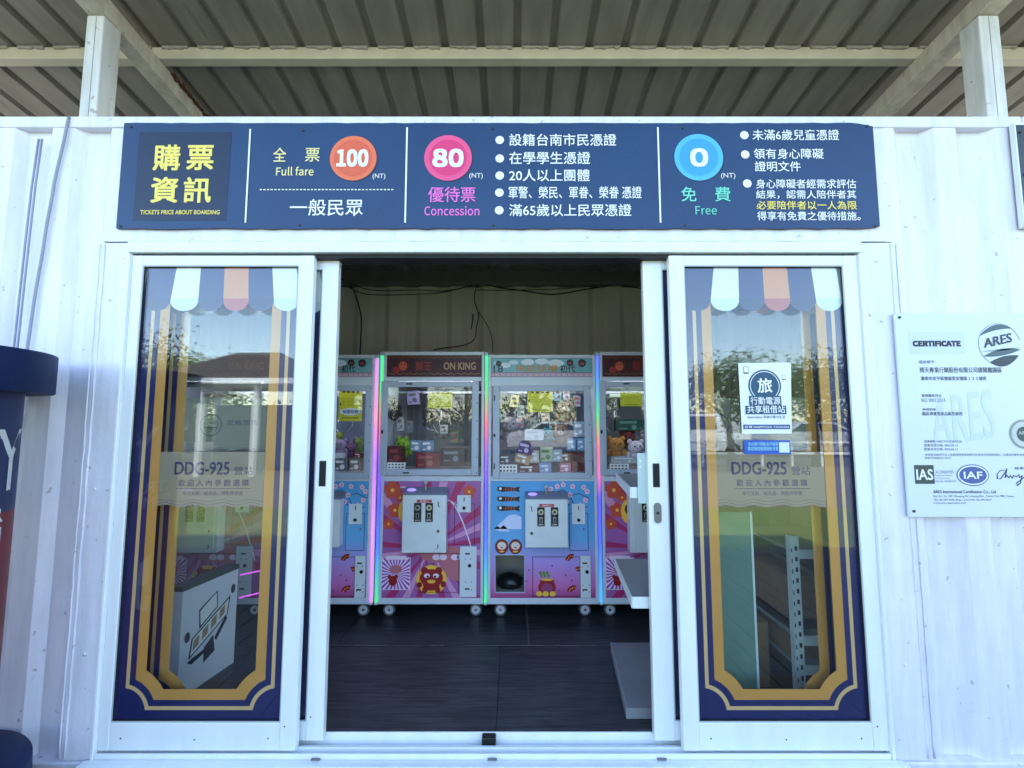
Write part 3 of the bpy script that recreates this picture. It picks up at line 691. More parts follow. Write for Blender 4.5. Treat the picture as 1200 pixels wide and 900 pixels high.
# ------------------------------------------------------------------ canopy over the container
can = thing('canopy', (0,0,ZT), 'grey ribbed metal canopy roof on white steel posts above the container', 'canopy')
SLP = -.14
def slope_box(mb, x0, x1, y0, y1, zf, h, bev=.004):
    """box whose height follows the roof slope; zf = underside height at Y=0"""
    V = []
    for y in (y0, y1):
        z = zf+SLP*y; V += [(x0,y,z),(x1,y,z),(x1,y,z+h),(x0,y,z+h)]
    vs, fs = mb._add(V, [(0,1,2,3),(7,6,5,4),(0,4,5,1),(1,5,6,2),(2,6,7,3),(3,7,4,0)])
    bmesh.ops.bevel(mb.b, geom=list(set(e for f in fs for e in f.edges)), offset=bev, segments=2, affect='EDGES', profile=.5)
zr = 3.405
for x0, x1 in ((-2.130,-2.042),(2.335,2.440)):
    m = MB(); m.box(x0+.001,x1-.001,.02,.12,ZT+.002,zr-.012,.006); m.build('post', STEEL, can)
    m = MB(); xm = x0+.05; m.box(xm-.0012,xm+.0012,.0185,.0202,ZT+.01,zr-.02); m.build('seam', mat('seam_grey', (150,150,156), .6), can)
    m = MB(); m.box(x0-.015,x1+.015,.005,.135,ZT,ZT+.006,.002); m.build('base_plate', STEEL, can)
    m = MB(); slope_box(m, x0-.002, x1+.002, -1.0, 2.6, zr, .10); 
    m.build('rafter', paint('rafter_paint', (214,206,192), (176,168,154), .45) if x0 < 0 else MATS['rafter_paint'], can)
for y in (-.75, .36, 1.45, 2.5):
    zz = zr+.1025+SLP*y; m = MB()
    m.box(-4.4,4.6,y,y+.06,zz,zz+.072,.004); m.build('purlin', mat('purlin_paint', (216,208,190), .5, var=.12, vscale=6), can)
ROOFM = mat('weathered_roof_sheet', (152,146,138), .55, var=.25, vscale=5, stretch=(2,.5,1), bump=.2, bscale=12)
pitch, x = .2085, -4.4; k = 0
xr0 = PX(606,50,.36)
ph = xr0 - math.floor((xr0+4.4)/pitch)*pitch-.0
zroof = zr+.176
while x < 4.6:
    m = MB(); V = []; x1 = x+pitch*4; th = .0016
    prof = []
    for j in range(4):
        c = x+j*pitch+.105+ (ph+4.4-.105)%pitch
        prof += [(c-.026,0),(c-.014,.028),(c+.014,.028),(c+.026,0)]
    prof = [(x+(ph+4.4-.105)%pitch+.002,0)]+prof+[(x1+(ph+4.4-.105)%pitch-.002+.01,0)]
    dz = .0018*(k%2)
    for y in (-1.15, 2.75):
        for (a, h) in prof: V.append((a, y, zroof+SLP*y+h+dz))
        for (a, h) in prof: V.append((a, y, zroof+SLP*y+h+dz+th))
    n_ = len(prof); Fc = []
    for i in range(n_-1):
        Fc.append((i, i+1, 2*n_+i+1, 2*n_+i)); Fc.append((n_+i, n_+i+1, 3*n_+i+1, 3*n_+i))
        Fc.append((i, n_+i, n_+i+1, i+1)); Fc.append((2*n_+i, 3*n_+i, 3*n_+i+1, 2*n_+i+1))
    m._add(V, Fc); m.build('roof_sheet', ROOFM, can)
    x = x1; k += 1
# foam closure strips where the sheet sits on the purlin
m = MB(); c0 = ph
while c0 < 4.5:
    if c0 > -4.3:
        a = c0+.03; b2 = c0+pitch-.03; y = .362
        z0 = zroof+SLP*y
        pts = []
        for i in range(9): pts.append((a+(b2-a)*i/8, z0-.002))
        for i in range(9): pts.append((b2-(b2-a)*i/8, z0-.010-random.uniform(0,.012)))
        m.prism(pts, y-.012, y+.012, 'y')
    c0 += pitch
m.build('sealant', mat('grey_sealant', (176,172,164), .8, var=.3, vscale=30), can)
# rust patch at the rafter end
m = MB()
for i in range(60):
    y = random.uniform(.45,.9); s = random.uniform(.006,.016)
    m.ball((-2.035+random.uniform(-.004,.012), y, zr+SLP*y+.095+random.uniform(-.01,.008)), s, s, s*.7, 6)
tag(m.build('rust_crust', mat('rust', (92,60,36), .95, var=.5, vscale=60), can), kind='stuff')

# ------------------------------------------------------------------ cables outside
def smooth(pts, k=5):
    out = []; P_ = [Vector(p) for p in pts]
    for i in range(len(P_)-1):
        p0 = P_[max(i-1,0)]; p1 = P_[i]; p2 = P_[i+1]; p3 = P_[min(i+2,len(P_)-1)]
        for j in range(k):
            t = j/k; out.append(.5*((2*p1)+(p2-p0)*t+(2*p0-5*p1+4*p2-p3)*t*t+(3*p1-p0-3*p2+p3)*t**3))
    out.append(P_[-1]); return out
def wall_pts(L, Y): return [(PX(u,v,Y), Y, PZ(v,Y)) for u, v in L]
m = MB(); m.tube([(PX(81,140,-.01),.03,ZT+.008)]+smooth(wall_pts([(80,138),(76,160),(70.5,184),(64,212),(61.5,228),(55,262),(49.5,298),(42,340),(34.5,391),(26,450),(16,520),(4,620)], -.012)), .0062, 8)
tag(m.build('cable', mat('grey_cable', (150,156,170), .6)), 'grey wavy cable hanging over the top rail at the left wall', 'cable')
m = MB()
for du in (0, 4.2): m.tube(wall_pts([(45.5+du*.9,163),(37+du,220),(29+du,290),(18+du,391),(6+du,500)], -.004), .0045, 8)
tag(m.build('conduit', mat('conduit_grey', (150,154,176), .5)), 'thin twin grey conduit running straight down the left wall', 'conduit')

# ------------------------------------------------------------------ claw machines
YM = 1.21
MG = 'claw machines in a row along the back wall'
XS = {2: PX(442,560,YM), 3: PX(572,560,YM)}
GREYF = mat('cabinet_frame_grey', (180,188,200), .35, var=.06)
RED1 = mat('panel_magenta', (178,46,104), .35); RED2 = mat('panel_pink', (216,150,192), .35); RED3 = mat('panel_purple', (166,96,160), .35)
HDR = mat('header_maroon', (70,10,22), .5, var=.3, vscale=14); HDRG = mat('header_gold', (170,120,62), .3)
HTE = mat('header_teal', (110,178,186), .3, var=.2, vscale=10); HPK = mat('header_pink', (206,150,176), .4)
REDA = mat('art_red', (150,24,30), .4); ORA = mat('art_orange', (204,78,54), .4); YEA = mat('art_yellow', (246,190,66), .4); BRA = mat('art_dark', (40,18,20), .4)
BLK = BLACKP; FUJI = mat('art_snow', (214,220,246), .4); SAK = mat('art_blossom', (240,190,210), .4); GRN = mat('art_green', (100,140,60), .4)
SKYP = ramp_mat('panel_sky_gradient', [(0,(150,40,96)),(.12,(206,112,176)),(.32,(180,150,220)),(.5,(110,176,226)),(1,(74,160,214))], .10, .95, .35)
LEDA = ramp_mat('led_green_red_blue', [(0,(60,240,130)),(.22,(60,120,255)),(.40,(80,70,255)),(.58,(150,80,240)),(.72,(255,110,130)),(.86,(90,230,140)),(1,(60,250,170))], .08, 1.85, .5, .17)
LEDB = ramp_mat('led_pink', [(0,(220,140,240)),(.3,(235,160,245)),(.55,(200,130,250)),(.75,(250,160,210)),(1,(225,150,250))], .08, 1.85, .5, .17)
LEDC = ramp_mat('led_blue_pink', [(0,(70,190,255)),(.25,(60,90,255)),(.42,(90,70,240)),(.5,(240,110,190)),(.62,(255,110,130)),(.75,(90,230,130)),(.9,(70,150,255)),(1,(90,110,255))], .08, 1.85, .5, .17)
LEDD = ramp_mat('led_violet', [(0,(70,70,255)),(.3,(90,80,255)),(.6,(180,120,255)),(1,(150,140,255))], .08, 1.85, .5, .17)
LAMP = mat('cabinet_lamp', (255,255,255), .5, emit=(235,240,255), estr=2.2)
def clip(poly, x0, x1, z0, z1):
    def cut(pp, ins, inter):
        out = []
        for i in range(len(pp)):
            a, b = pp[i-1], pp[i]
            if ins(b):
                if not ins(a): out.append(inter(a, b))
                out.append(b)
            elif ins(a): out.append(inter(a, b))
        return out
    def ix(v): return lambda a, b: (v, a[1]+(b[1]-a[1])*(v-a[0])/(b[0]-a[0]))
    def iz(v): return lambda a, b: (a[0]+(b[0]-a[0])*(v-a[1])/(b[1]-a[1]), v)
    for ins, it in ((lambda p: p[0] >= x0, ix(x0)), (lambda p: p[0] <= x1, ix(x1)), (lambda p: p[1] >= z0, iz(z0)), (lambda p: p[1] <= z1, iz(z1))):
        if poly: poly = cut(poly, ins, it)
    return poly
def sunburst(mb, cx, cz, x0, x1, z0, z1, Y, n, mi, duty=.5, rot=0, mis=None):
    for i in range(n):
        a = 2*PI*i/n+rot; b = a+2*PI/n*duty; R_ = 3
        pl = clip([(cx,cz),(cx+R_*math.cos(a),cz+R_*math.sin(a)),(cx+R_*math.cos(b),cz+R_*math.sin(b))], x0, x1, z0, z1)
        if len(pl) > 2: mb.poly([(p[0],Y,p[1]) for p in pl], mis[i % len(mis)] if mis else mi)
def flower(mb, x, z, r, Y, mp, mc, n=5, rot=.3):
    for i in range(n):
        a = 2*PI*i/n+rot; mb.disc(x+r*.58*math.cos(a), z+r*.58*math.sin(a), Y-.0002*i, r*.46, mi=mp, n=14)
    mb.disc(x, z, Y-.0014, r*.22, mi=mc, n=10)
def machine(kind, dX, led_l, led_r, label, seed, zt=0.0):
    rd = kind == 'red'; ref = 2 if rd else 3
    x0 = XS[ref]+dX; Wd = .800 if rd else .785
    x1 = x0+Wd
    top = PZ(412 if rd else 415.5, YM); zb = PZ(708, YM)
    root = thing('claw_machine', (x0+Wd/2, YM+.4, 0), label, 'claw machine', MG)
    def X(u, v=500): return PX(u, v, YM)+dX
    def Z(v): return PZ(v, YM)
    yb = YM+.80; zc = Z(559); zh = Z(446)
    # cabinet shell as boards, so the chute opening is truly open
    m = MB(); t = .018; f = YM+.016
    m.box(x0,x0+t,f,yb,zb,top,.003); m.box(x1-t,x1,f,yb,zb,top,.003); m.box(x0+t,x1-t,yb-t,yb,zb,top)
    m.box(x0+t,x1-t,f,yb-t,zb,zb+t); m.box(x0+t,x1-t,f,yb-t,zc-.02,zc); m.box(x0+t,x1-t,f,yb-t,top-t,top-.0005,.002); m.box(x0+t,x1-t,f,yb-t,zh,zh+.012)
    m.build('cabinet', MWHITE, root)
    m = MB()
    u0, u1 = (x0+.03 if led_l else x0), (x1-.03 if led_r else x1)
    ps = .020
    m.box(u0,u0+ps,YM-.004,f,zb,top,.003); m.box(u1-ps,u1,YM-.004,f,zb,top,.003)
    m.box(u0+ps,u1-ps,YM-.004,f,top-.028,top-.001,.003); m.box(u0+ps,u1-ps,YM-.003,f,(zh-.004 if rd else Z(452.5)),zh+.028,.003)
    m.box(u0+ps,u1-ps,YM-.004,f,zc-.030,zc+.004,.003); m.box(u0+ps,u1-ps,YM-.004,f,zb,zb+.042,.003)
    m.build('frame', MWHITE, root)
    for on, a, b, mt in ((led_l, x0, x0+.028, led_l), (led_r, x1-.028, x1, led_r)):
        if on:
            m = MB(); m.prism([(a+.002,YM+.012),(a+.004,YM-.006),(a+.009,YM-.012),(b-.009,YM-.012),(b-.004,YM-.006),(b-.002,YM+.012)], zb+.012, top-.030, 'z', smooth=True); m.build('led_strip', mt, root)
            m = MB(); m.box(a,b,YM-.010,YM+.014,top-.029,top-.001,.004); m.box(a,b,YM-.010,YM+.014,zb-.004,zb+.011,.004); m.build('led_cap', GREYF, root)
    # header
    h0, h1 = zh+.030, top-.030; hx0, hx1 = u0+ps+.002, u1-ps-.002
    m = MB(); m.box(hx0,hx1,YM,YM+.006,h0,h1); hd = m.build('header_panel', HDR if rd else HTE, root)
    m = MB(); Y = YM-.0015; hh = h1-h0; hw = hx1-hx0
    if rd:
        wave_strip(m, hx0+.01, hx1-.01, h0+.022, Y, .005, .05, .003, 0, 90); wave_strip(m, hx0+.01, hx1-.01, h1-.014, Y, .004, .05, .002, 0, 90)
        cx = hx0+hw*.17; cz = h0+hh*.5; m.disc(cx, cz+.008, Y, .045, .05, 2, 20); m.disc(cx-.03, cz+.045, Y, .014, mi=2, n=10); m.disc(cx+.03, cz+.045, Y, .014, mi=2, n=10)
        m.disc(cx,cz+.0,Y-.0006,.03,.034,3,16); m.disc(cx-.012,cz+.012,Y-.001,.006,mi=1,n=8); m.disc(cx+.012,cz+.012,Y-.001,.006,mi=1,n=8); m.disc(cx-.05,cz-.03,Y-.0006,.026,mi=4,n=14)
        lettering(m, '獅王', hx0+hw*.30, h0+hh*.28, hx0+hw*.47, h0+hh*.72, Y, 4, .02); lettering(m, 'ON KING', hx0+hw*.60, h0+hh*.32, hx0+hw*.94, h0+hh*.68, Y, 0, .03)
        m.build('header_print', [HDRG, BRA, mat('header_brown', (84,34,26), .4), ORA, REDA], hd, normals=False)
    else:
        m.rect(hx0+.001,h0+.001,hx1-.001,h0+.024,Y,4); m.rect(hx0+.001,h0+.024,hx1-.001,h0+.029,Y,2)
        for i in range(18): m.disc(hx0+.02+i*(hw-.04)/17, h0+.013, Y-.0006, .005, mi=2, n=8)
        for i, (fx, fz, r) in enumerate(((.06,.75,.03),(.13,.62,.045),(.22,.78,.035),(.36,.8,.05),(.5,.84,.05),(.64,.74,.06))): m.disc(hx0+hw*fx, h0+hh*fz, Y-.0003*i, r, r*.45, 1, 18)
        m.disc(hx0+hw*.07,h0+hh*.72,Y-.003,.022,mi=3,n=14)
        m.disc(hx0+hw*.78,h0+hh*.76,Y-.003,.026,mi=3,n=18); m.disc(hx0+hw*.90,h0+hh*.74,Y-.003,.030,mi=3,n=18); m.disc(hx0+hw*.78,h0+hh*.74,Y-.004,.014,.008,2,12); m.disc(hx0+hw*.90,h0+hh*.71,Y-.004,.018,.010,2,12)
        if seed == 3: lettering(m, '18', hx0+.015, h0+.032, hx0+.085, h0+.080, Y-.003, 5, .03)
        lettering(m, '夾娃娃機', hx0+hw*.24, h0+.034, hx0+hw*.66, h0+.088, Y-.004, 6, .03)
        lettering(m, '初代', hx0+hw*.68, h0+.030, hx0+hw*.83, h0+.084, Y-.004, 3, .02)
        m.build('header_print', [WHITEP, mat('cloud_print', (222,232,240), .4), mat('header_rose', (150,50,80), .4), BRA, mat('header_pale_pink', (206,176,190), .4), mat('header_navy', (40,60,90), .4), mat('header_amber', (190,140,60), .4)], hd, normals=False)
    # window door with glass
    a0, a1, b0_, b1 = (X(446.5), X(561), Z(557), Z(447)) if rd else (X(577.5), X(692.5), Z(561), Z(452))
    if led_l is None and rd: pass
    fw = .050; yF = YM-.016
    m = MB(); m.box(a0,a0+fw,yF,YM-.0045,b0_,b1,.004); m.box(a1-fw,a1,yF,YM-.0045,b0_,b1,.004); m.box(a0+fw,a1-fw,yF+.0005,YM-.0045,b1-.042,b1,.004); m.box(a0+fw,a1-fw,yF+.0005,YM-.0045,b0_,b0_+.045,.004)
    wf = m.build('window_frame', GREYF, root)
    m = MB()
    for z in (b0_+.02, b0_+.13, b0_+.26, b0_+.39, b0_+.52, b1-.02): m.cyl((a1-.012,yF-.002,z), .004, .003, 'y', 8)
    m.build('screw', SCREW, wf)
    m = MB(); xm = (a0+a1)/2
    if rd: m.box(a0+.18,a0+.225,yF-.004,yF+.001,b1-.024,b1-.014,.002); m.box(a0+.17,a0+.215,yF-.004,yF+.001,b0_+.014,b0_+.024,.002); m.box(a0+.006,a0+.022,yF-.005,yF+.001,b0_+.30,b0_+.325,.002)
    else: m.box(a0+.008,a0+.016,yF-.005,yF+.001,b1-.11,b1-.07,.002); m.box(a0+.006,a0+.020,yF-.005,yF+.001,b0_+.30,b0_+.322,.002); m.box(a0+.008,a0+.016,yF-.005,yF+.001,b0_+.07,b0_+.11,.002)
    m.build('latch', BLACK, wf)
    m = MB(); m.box(a0+fw-.004,a1-fw+.004,YM-.012,YM-.0075,b0_+.041,b1-.038); m.build('window_glass', GLASS2, root)
    m = MB(); m.box(x0+t+.003,x1-t-.003,yb-t-.004,yb-t-.0005,zc+.001,zh-.001); m.build('back_panel', mat('cabinet_back_blue', (150,158,188), .5, var=.2, vscale=6) if not rd else mat('cabinet_back_grey', (120,124,130), .5, var=.2, vscale=6), root)
    m = MB(); m.box(x0+.12,x1-.12,YM+.05,YM+.09,zh-.012,zh-.001,.003); m.build('cabinet_lamp', LAMP, root)
    # gantry with claw
    gx, gy = x0+Wd*(.50 if seed != 4 else .27), YM+.36
    m = MB(); m.box(x0+t+.004,x1-t-.004,gy-.012,gy+.012,zh-.075,zh-.055,.002); m.box(gx-.05,gx+.05,gy-.05,gy+.05,zh-.11,zh-.0755,.004); g = m.build('gantry', CHROME, root)
    zc1 = zh-.22
    m = MB(); m.tube([(gx,gy,zh-.11),(gx,gy,zc1)], .004, 6); m.cyl((gx,gy,zc1-.05), .024, .06, 'z', 16)
    for a in (0.5, 2.6, 4.7):
        m.tube([(gx+r*math.cos(a), gy+r*math.sin(a), zc1+q) for r, q in ((.02,-.03),(.075,-.06),(.082,-.11),(.05,-.155),(.022,-.175))], .005, 6)
    m.build('claw', CHROME, root)
    # lower front panel
    lx0, lx1, lz0, lz1 = u0+ps+.001, u1-ps-.001, zb+.0425, zc-.031
    hole = None if rd else (X(580.5,672), X(614.5,672), Z(694), Z(650.5))
    m = MB()
    if hole:
        m.box(lx0,hole[0],YM,YM+.008,lz0,lz1); m.box(hole[1],lx1,YM,YM+.008,lz0,lz1); m.box(hole[0],hole[1],YM,YM+.008,lz0,hole[2]); m.box(hole[0],hole[1],YM,YM+.008,hole[3],lz1)
    else: m.box(lx0,lx1,YM,YM+.008,lz0,lz1)
    lp = m.build('front_panel', RED3 if rd else SKYP, root)
    m = MB(); Y = YM-.001
    AM = [RED1, RED2, RED3, ORA, YEA, mat('art_pale_pink', (240,214,232), .4), REDA, BRA, mat('art_rose_brown', (190,110,120), .4), mat('art_violet', (150,60,170), .4)] if rd else [FUJI, BRA, WHITEP, ORA, REDA, mat('doll_cream', (236,214,190), .4), YEA, SAK, mat('art_plum', (150,60,110), .4), GRN]
    def flush(nm):
        nonlocal m
        m.build(nm, AM, lp, normals=False); m = MB()
    pw, pz = lx1-lx0, lz1-lz0
    if rd:
        cx, cz = lx0+pw*.48, lz0+pz*.42
        sunburst(m, cx, cz, lx0+.002, lx1-.002, lz0+.002, lz1-.002, Y, 26, 0, .5, .1, [0,1,0,2]); flush('sunburst_print')
        for fx, fz, r in ((.09,.93,.062),(.12,.75,.055),(.05,.63,.04),(.88,.91,.048),(.17,.86,.035)):
            xx = max(lx0+r, min(lx1-r, lx0+pw*fx)); zz = min(lz1-r, lz0+pz*fz); flower(m, xx, zz, r, Y-.001, 3, 4); flush('flower_print')
        A = [(lx0+pw*(.17+.7*i/20), lz0+pz*(.955-.22*((i/20)**2))) for i in range(21)]; band(m, A, [(p, q-.008) for p, q in A], Y-.003, 5); flush('ribbon_print')
        A = [(lx0+pw*(.70+.25*i/16), lz0+pz*(.82-.5*((i/16)**1.5))) for i in range(17)]; band(m, A, [(p-.008, q-.004) for p, q in A], Y-.003, 5); flush('ribbon_print')
        # round lucky face, upper left of the coin box
        m.disc(lx0+pw*.225, lz0+pz*.74, Y-.0035, .05, .085, 4, 20); m.disc(lx0+pw*.235, lz0+pz*.76, Y-.0045, .03, .04, 7, 14)
        flush('face_print')
        # pink bow shape below the coin box
        m.disc(lx0+pw*.62, lz0+pz*.37, Y-.002, .17, .06, 8, 24); m.disc(lx0+pw*.78, lz0+pz*.28, Y-.0022, .13, .11, 8, 24)
        for s in (.55,.62,.74,.80): m.disc(lx0+pw*s, lz0+pz*.345, Y-.003, .028, .02, 5, 14)
        flush('bow_print')
        # red round creature with gold halo
        ex, ez = lx0+pw*.505, lz0+pz*.155
        m.disc(ex,ez,Y-.0032,.108,.100,4,28)
        for k, (dx_, dz_, ra, rb, q) in enumerate(((0,.012,.082,.062,6),(-.05,.062,.026,.026,6),(.05,.062,.026,.026,6),(0,-.035,.06,.04,6),(-.045,-.07,.02,.022,6),(.045,-.07,.02,.022,6),(-.085,-.035,.02,.02,6),(.085,-.03,.02,.022,6))):
            m.disc(ex+dx_,ez+dz_,Y-.0040-.0001*k,ra,rb,q,18)
        for s in (-1,1): m.disc(ex+s*.032,ez+.028,Y-.0052,.022,.016,5,12); m.disc(ex+s*.026,ez+.022,Y-.0056,.009,.008,7,8)
        m.disc(ex,ez-.012,Y-.0052,.030,.013,4,14)
        flush('creature_print')
        # square sticker with its own sunburst
        s0, s1, q0, q1 = X(447,672), X(481,672), Z(691), Z(653)
        m.rect(s0,q0,s1,q1,Y-.0036,5); sunburst(m, (s0+s1)/2, (q0+q1)/2, s0+.004, s1-.004, q0+.004, q1-.004, Y-.0042, 26, 9, .5)
        m.disc((s0+s1)/2-.0,(q0+q1)/2+.03,Y-.005,.045,.03,8,16); m.disc((s0+s1)/2-.02,(q0+q1)/2-.05,Y-.0054,.030,.035,6,14); m.disc((s0+s1)/2-.045,(q0+q1)/2-.02,Y-.0054,.013,mi=6,n=10); m.disc((s0+s1)/2+.004,(q0+q1)/2-.02,Y-.0054,.013,mi=6,n=10)
        lettering(m, '▬▬▬', s0+.03, q1-.015, s1-.03, q1+.012, Y-.0056, 5, 0)
        flush('square_sticker')
    else:
        # mount with snowy top
        fx0, fx1, fz0, fz1 = X(578,615), X(611,615), Z(620), Z(604)
        m.poly([(fx0+.005,Y,fz0),(fx1,Y,fz0),(fx1,Y,fz1-.01),(fx0+.155,Y,fz1+.008),(fx0+.11,Y,fz1)], 0)
        m.poly([(fx0+.005,Y,fz0),(fx0+.03,Y,fz0+.022),(fx0+.05,Y,fz0+.006),(fx0+.075,Y,fz0+.028),(fx0+.1,Y,fz0+.004),(fx0+.12,Y,fz0-.018),(fx0+.04,Y,fz0-.014)], 0)
        flush('mountain_print')
        # three carp streamers
        for v in (573,584.5,595.5):
            a, z = X(583), Z(v)
            m.poly([(a,Y-.001,z+.014),(a+.03,Y-.001,z+.018),(a+.13,Y-.001,z+.010),(a+.165,Y-.001,z+.018),(a+.155,Y-.001,z-.004),(a+.165,Y-.001,z-.022),(a+.13,Y-.001,z-.014),(a+.03,Y-.001,z-.020),(a,Y-.001,z-.012)], 1)
            m.disc(a+.022,z+.002,Y-.0016,.010,mi=2,n=10)
            for j in range(4): m.poly([(a+.06+j*.02,Y-.0016,z+.012),(a+.066+j*.02,Y-.0016,z+.012),(a+.062+j*.02,Y-.0016,z-.014),(a+.056+j*.02,Y-.0016,z-.014)], 3)
            flush('carp_print')
        # pair of round wish dolls
        for u in (588, 604):
            a, z = X(u, 641), Z(640.5); m.disc(a,z,Y-.001,.047,.052,1,24); m.disc(a,z,Y-.0015,.042,.047,4,24); m.disc(a,z+.006,Y-.002,.032,.028,5,20)
            for s in (-1,1): m.disc(a+s*.013,z+.010,Y-.0026,.009,mi=2,n=10); m.disc(a+s*.013,z+.010,Y-.003,.004,mi=1,n=8)
            m.disc(a,z-.006,Y-.0028,.010,.005,4,8); m.disc(a,z-.034,Y-.0026,.02,.006,6,10); flush('doll_print')
        # blossom branches
        for L_ in ([(640,571),(650,577),(660,574),(668,581),(678,578),(690,584)], [(668,581),(672,590),(680,596),(688,594)], [(656,575),(660,586),(668,592)]):
            m.tube([(X(u,v), Y-.001, Z(v)) for u, v in L_], .0025, 4, 1)
        for u, v in ((645,573),(653,570),(660,568),(671,570),(684,571),(686,586),(668,580),(680,592),(664,588),(650,580),(688,576)):
            a, z = X(u, v), Z(v)
            if a+.02 < lx1: flower(m, a, z, .019, Y-.002, 7, 4)
        flush('blossom_print')
        # bag of gold, fans, dots
        a, z = X(641,688), Z(688); m.disc(a,z,Y-.001,.062,.055,4,24); m.disc(a,z-.005,Y-.0016,.040,.034,8,20); m.disc(a,z+.045,Y-.0018,.052,.016,4,16); m.disc(a,z+.052,Y-.0022,.045,.008,6,14)
        for s in (-.055,-.01,.04): m.disc(a+s,z-.045,Y-.0026,.022,.018,6,14)
        for s in (-.04,-.015,.01): m.poly([(a+s,Y-.001,z+.06),(a+s-.02,Y-.001,z+.10),(a+s-.005,Y-.001,z+.115),(a+s+.012,Y-.001,z+.075)], 9)
        flush('bag_print')
        for u, v, ang in ((671,653,.6),(678,668,-.3),(673,690,.5)):
            a, z = X(u,v), Z(v); pts = []
            for i in range(9):
                q = ang+PI*.25+PI*.5*(i/8); pts.append((a+.055*math.cos(q), Y-.001, z-.03+.055*math.sin(q)))
            for i in range(9):
                q = ang+PI*.25+PI*.5*(1-i/8); pts.append((a+.022*math.cos(q), Y-.001, z-.03+.022*math.sin(q)))
            m.poly(pts, 4)
            for i in range(4):
                q = ang+PI*.3+PI*.4*(i/3); m.disc(a+.038*math.cos(q), z-.03+.038*math.sin(q), Y-.0016, .004, mi=6, n=8)
            flush('fan_print')
        for u, v in ((647,663),(663,674),(655,692),(620,668),(617,681),(684,620),(670,680),(618,606)):
            m.disc(X(u,v),Z(v),Y-.0012,.007,mi=8,n=8)
        tag(m.build('dot_print', AM, lp, normals=False), kind='stuff'); m = MB()
        # door outlines
    # service doors outlined on the panel
    m = MB(); t2 = .003
    rects = ((491.5,562,700,694,),) if False else ()
    def outline(xa, xb, za, zb2):
        for q in ((xa,xb,za,za+t2),(xa,xb,zb2-t2,zb2),(xa,xa+t2,za,zb2),(xb-t2,xb,za,zb2)): m.rect(q[0],q[2],q[1],q[3],YM-.0068)
    if rd: outline(X(492,670), X(538,670), Z(694), Z(648)); outline(X(532.5,615), X(556.5,615), Z(638), Z(590))
    else: outline(X(624,675), X(680,675), Z(699), Z(652)); outline(X(667,620), X(689,620), Z(645), Z(601))
    m.build('door_gap', SEAL, lp, normals=False)
    # chute
    if hole:
        m = MB(); a, b, c_, d_ = hole; yy = YM+.30
        m.box(a-.01,b+.01,yy,yy+.005,c_-.01,d_+.06); m.box(a-.015,a-.006,YM+.009,yy,c_-.01,d_+.06); m.box(b+.006,b+.015,YM+.009,yy,c_-.01,d_+.06); m.box(a-.01,b+.01,YM+.009,yy,c_-.018,c_-.006)
        m.build('chute', mat('chute_grey', (150,148,138), .6), root)
        m = MB(); r = .010
        m.box(a-.006,a+.002,YM-.004,YM+.010,c_-.004,d_+.004,.003); m.box(b-.002,b+.006,YM-.004,YM+.010,c_-.004,d_+.004,.003); m.box(a+.003,b-.003,YM-.004,YM+.010,d_-.002,d_+.006,.003); m.box(a+.003,b-.003,YM-.004,YM+.010,c_-.006,c_+.002,.003)
        m.build('chute_trim', GREYF, root)
        m = MB(); m.ball(((a+b)/2,YM+.13,c_+.03),.09,.09,.065,16,wob=.35); m.build('chute_liner', mat('black_bag', (20,22,26), .3), root)
    # coin box with mechs
    if rd: A0, A1, Z0, Z1 = X(474.5,610), X(525,610), Z(644), Z(578)
    else: A0, A1, Z0, Z1 = X(615,610), X(664,610), Z(638), Z(583)
    yc = YM-.085
    m = MB(); m.box(A0,A1,yc,YM-.003,Z0,Z1,.006); cb = m.build('coin_box', mat('coin_box_white', (222,228,228), .3, var=.05), root)
    m = MB(); i_ = .026; m.box(A0+i_,A1-i_,yc-.004,yc+.001,Z0+i_,Z1-i_,.002); m.build('coin_door', mat('coin_box_white', (0,0,0)), cb)
    m = MB(); xm = (A0+A1)/2
    for dx_ in ((-.045, .035) if rd else (-.04, .055)):
        q = xm+dx_; zt_ = Z1-.052
        m.box(q-.026,q+.026,yc-.010,yc-.0045,zt_-.13,zt_,.003,mi=0); m.cyl((q,yc-.014,zt_-.032),.020,.004,'y',16,1); m.cyl((q,yc-.0145,zt_-.032),.009,.002,'y',12,0)
        m.box(q-.012,q+.012,yc-.014,yc-.010,zt_-.105,zt_-.068,.002,mi=1); m.box(q-.006,q+.006,yc-.0155,yc-.0142,zt_-.100,zt_-.074,mi=0); m.box(q-.018,q+.018,yc-.013,yc-.010,zt_-.124,zt_-.112,.001,mi=1)
    m.build('coin_mech', [BLACK, CHROME], cb)
    m = MB(); m.box(xm-.052,xm+.052,yc-.0062,yc-.0045,Z1-.050,Z1-.030,mi=0); lettering(m, '投幣口', xm-.03, Z1-.046, xm+.03, Z1-.034, yc-.0068, 1, .01); m.build('coin_label', [mat('label_red', (200,60,70), .4), WHITEP], cb, normals=False)
    kx = A1-.055 if rd else A0+.045
    m = MB(); m.cyl((kx,yc-.010,Z0+.15 if rd else Z0+.10),.011,.007,'y',14,0); m.cyl((kx,yc-.0115,Z0+.15 if rd else Z0+.10),.006,.002,'y',10,1)
    m.tube([(kx-.008,yc-.007,Z1-.045),(kx,yc-.007,Z1-.05),(kx,yc-.007,Z1-.075),(kx+.008,yc-.007,Z1-.08)],.003,6,1)
    if rd: m.tube([(kx-.008,yc-.007,Z0+.03),(kx,yc-.007,Z0+.04),(kx,yc-.007,Z0+.06)],.003,6,1)
    m.build('lock', [CHROME, BLACK], cb)
    m = MB(); m.prism([(yc+.005,Z1+.001),(YM-.004,Z1+.001),(YM-.004,Z1+.045),(yc+.012,Z1+.012)], A0+.002, A1+(.0 if rd else .004), 'x'); tp = m.build('control_top', mat('control_grey', (120,124,140), .4), root)
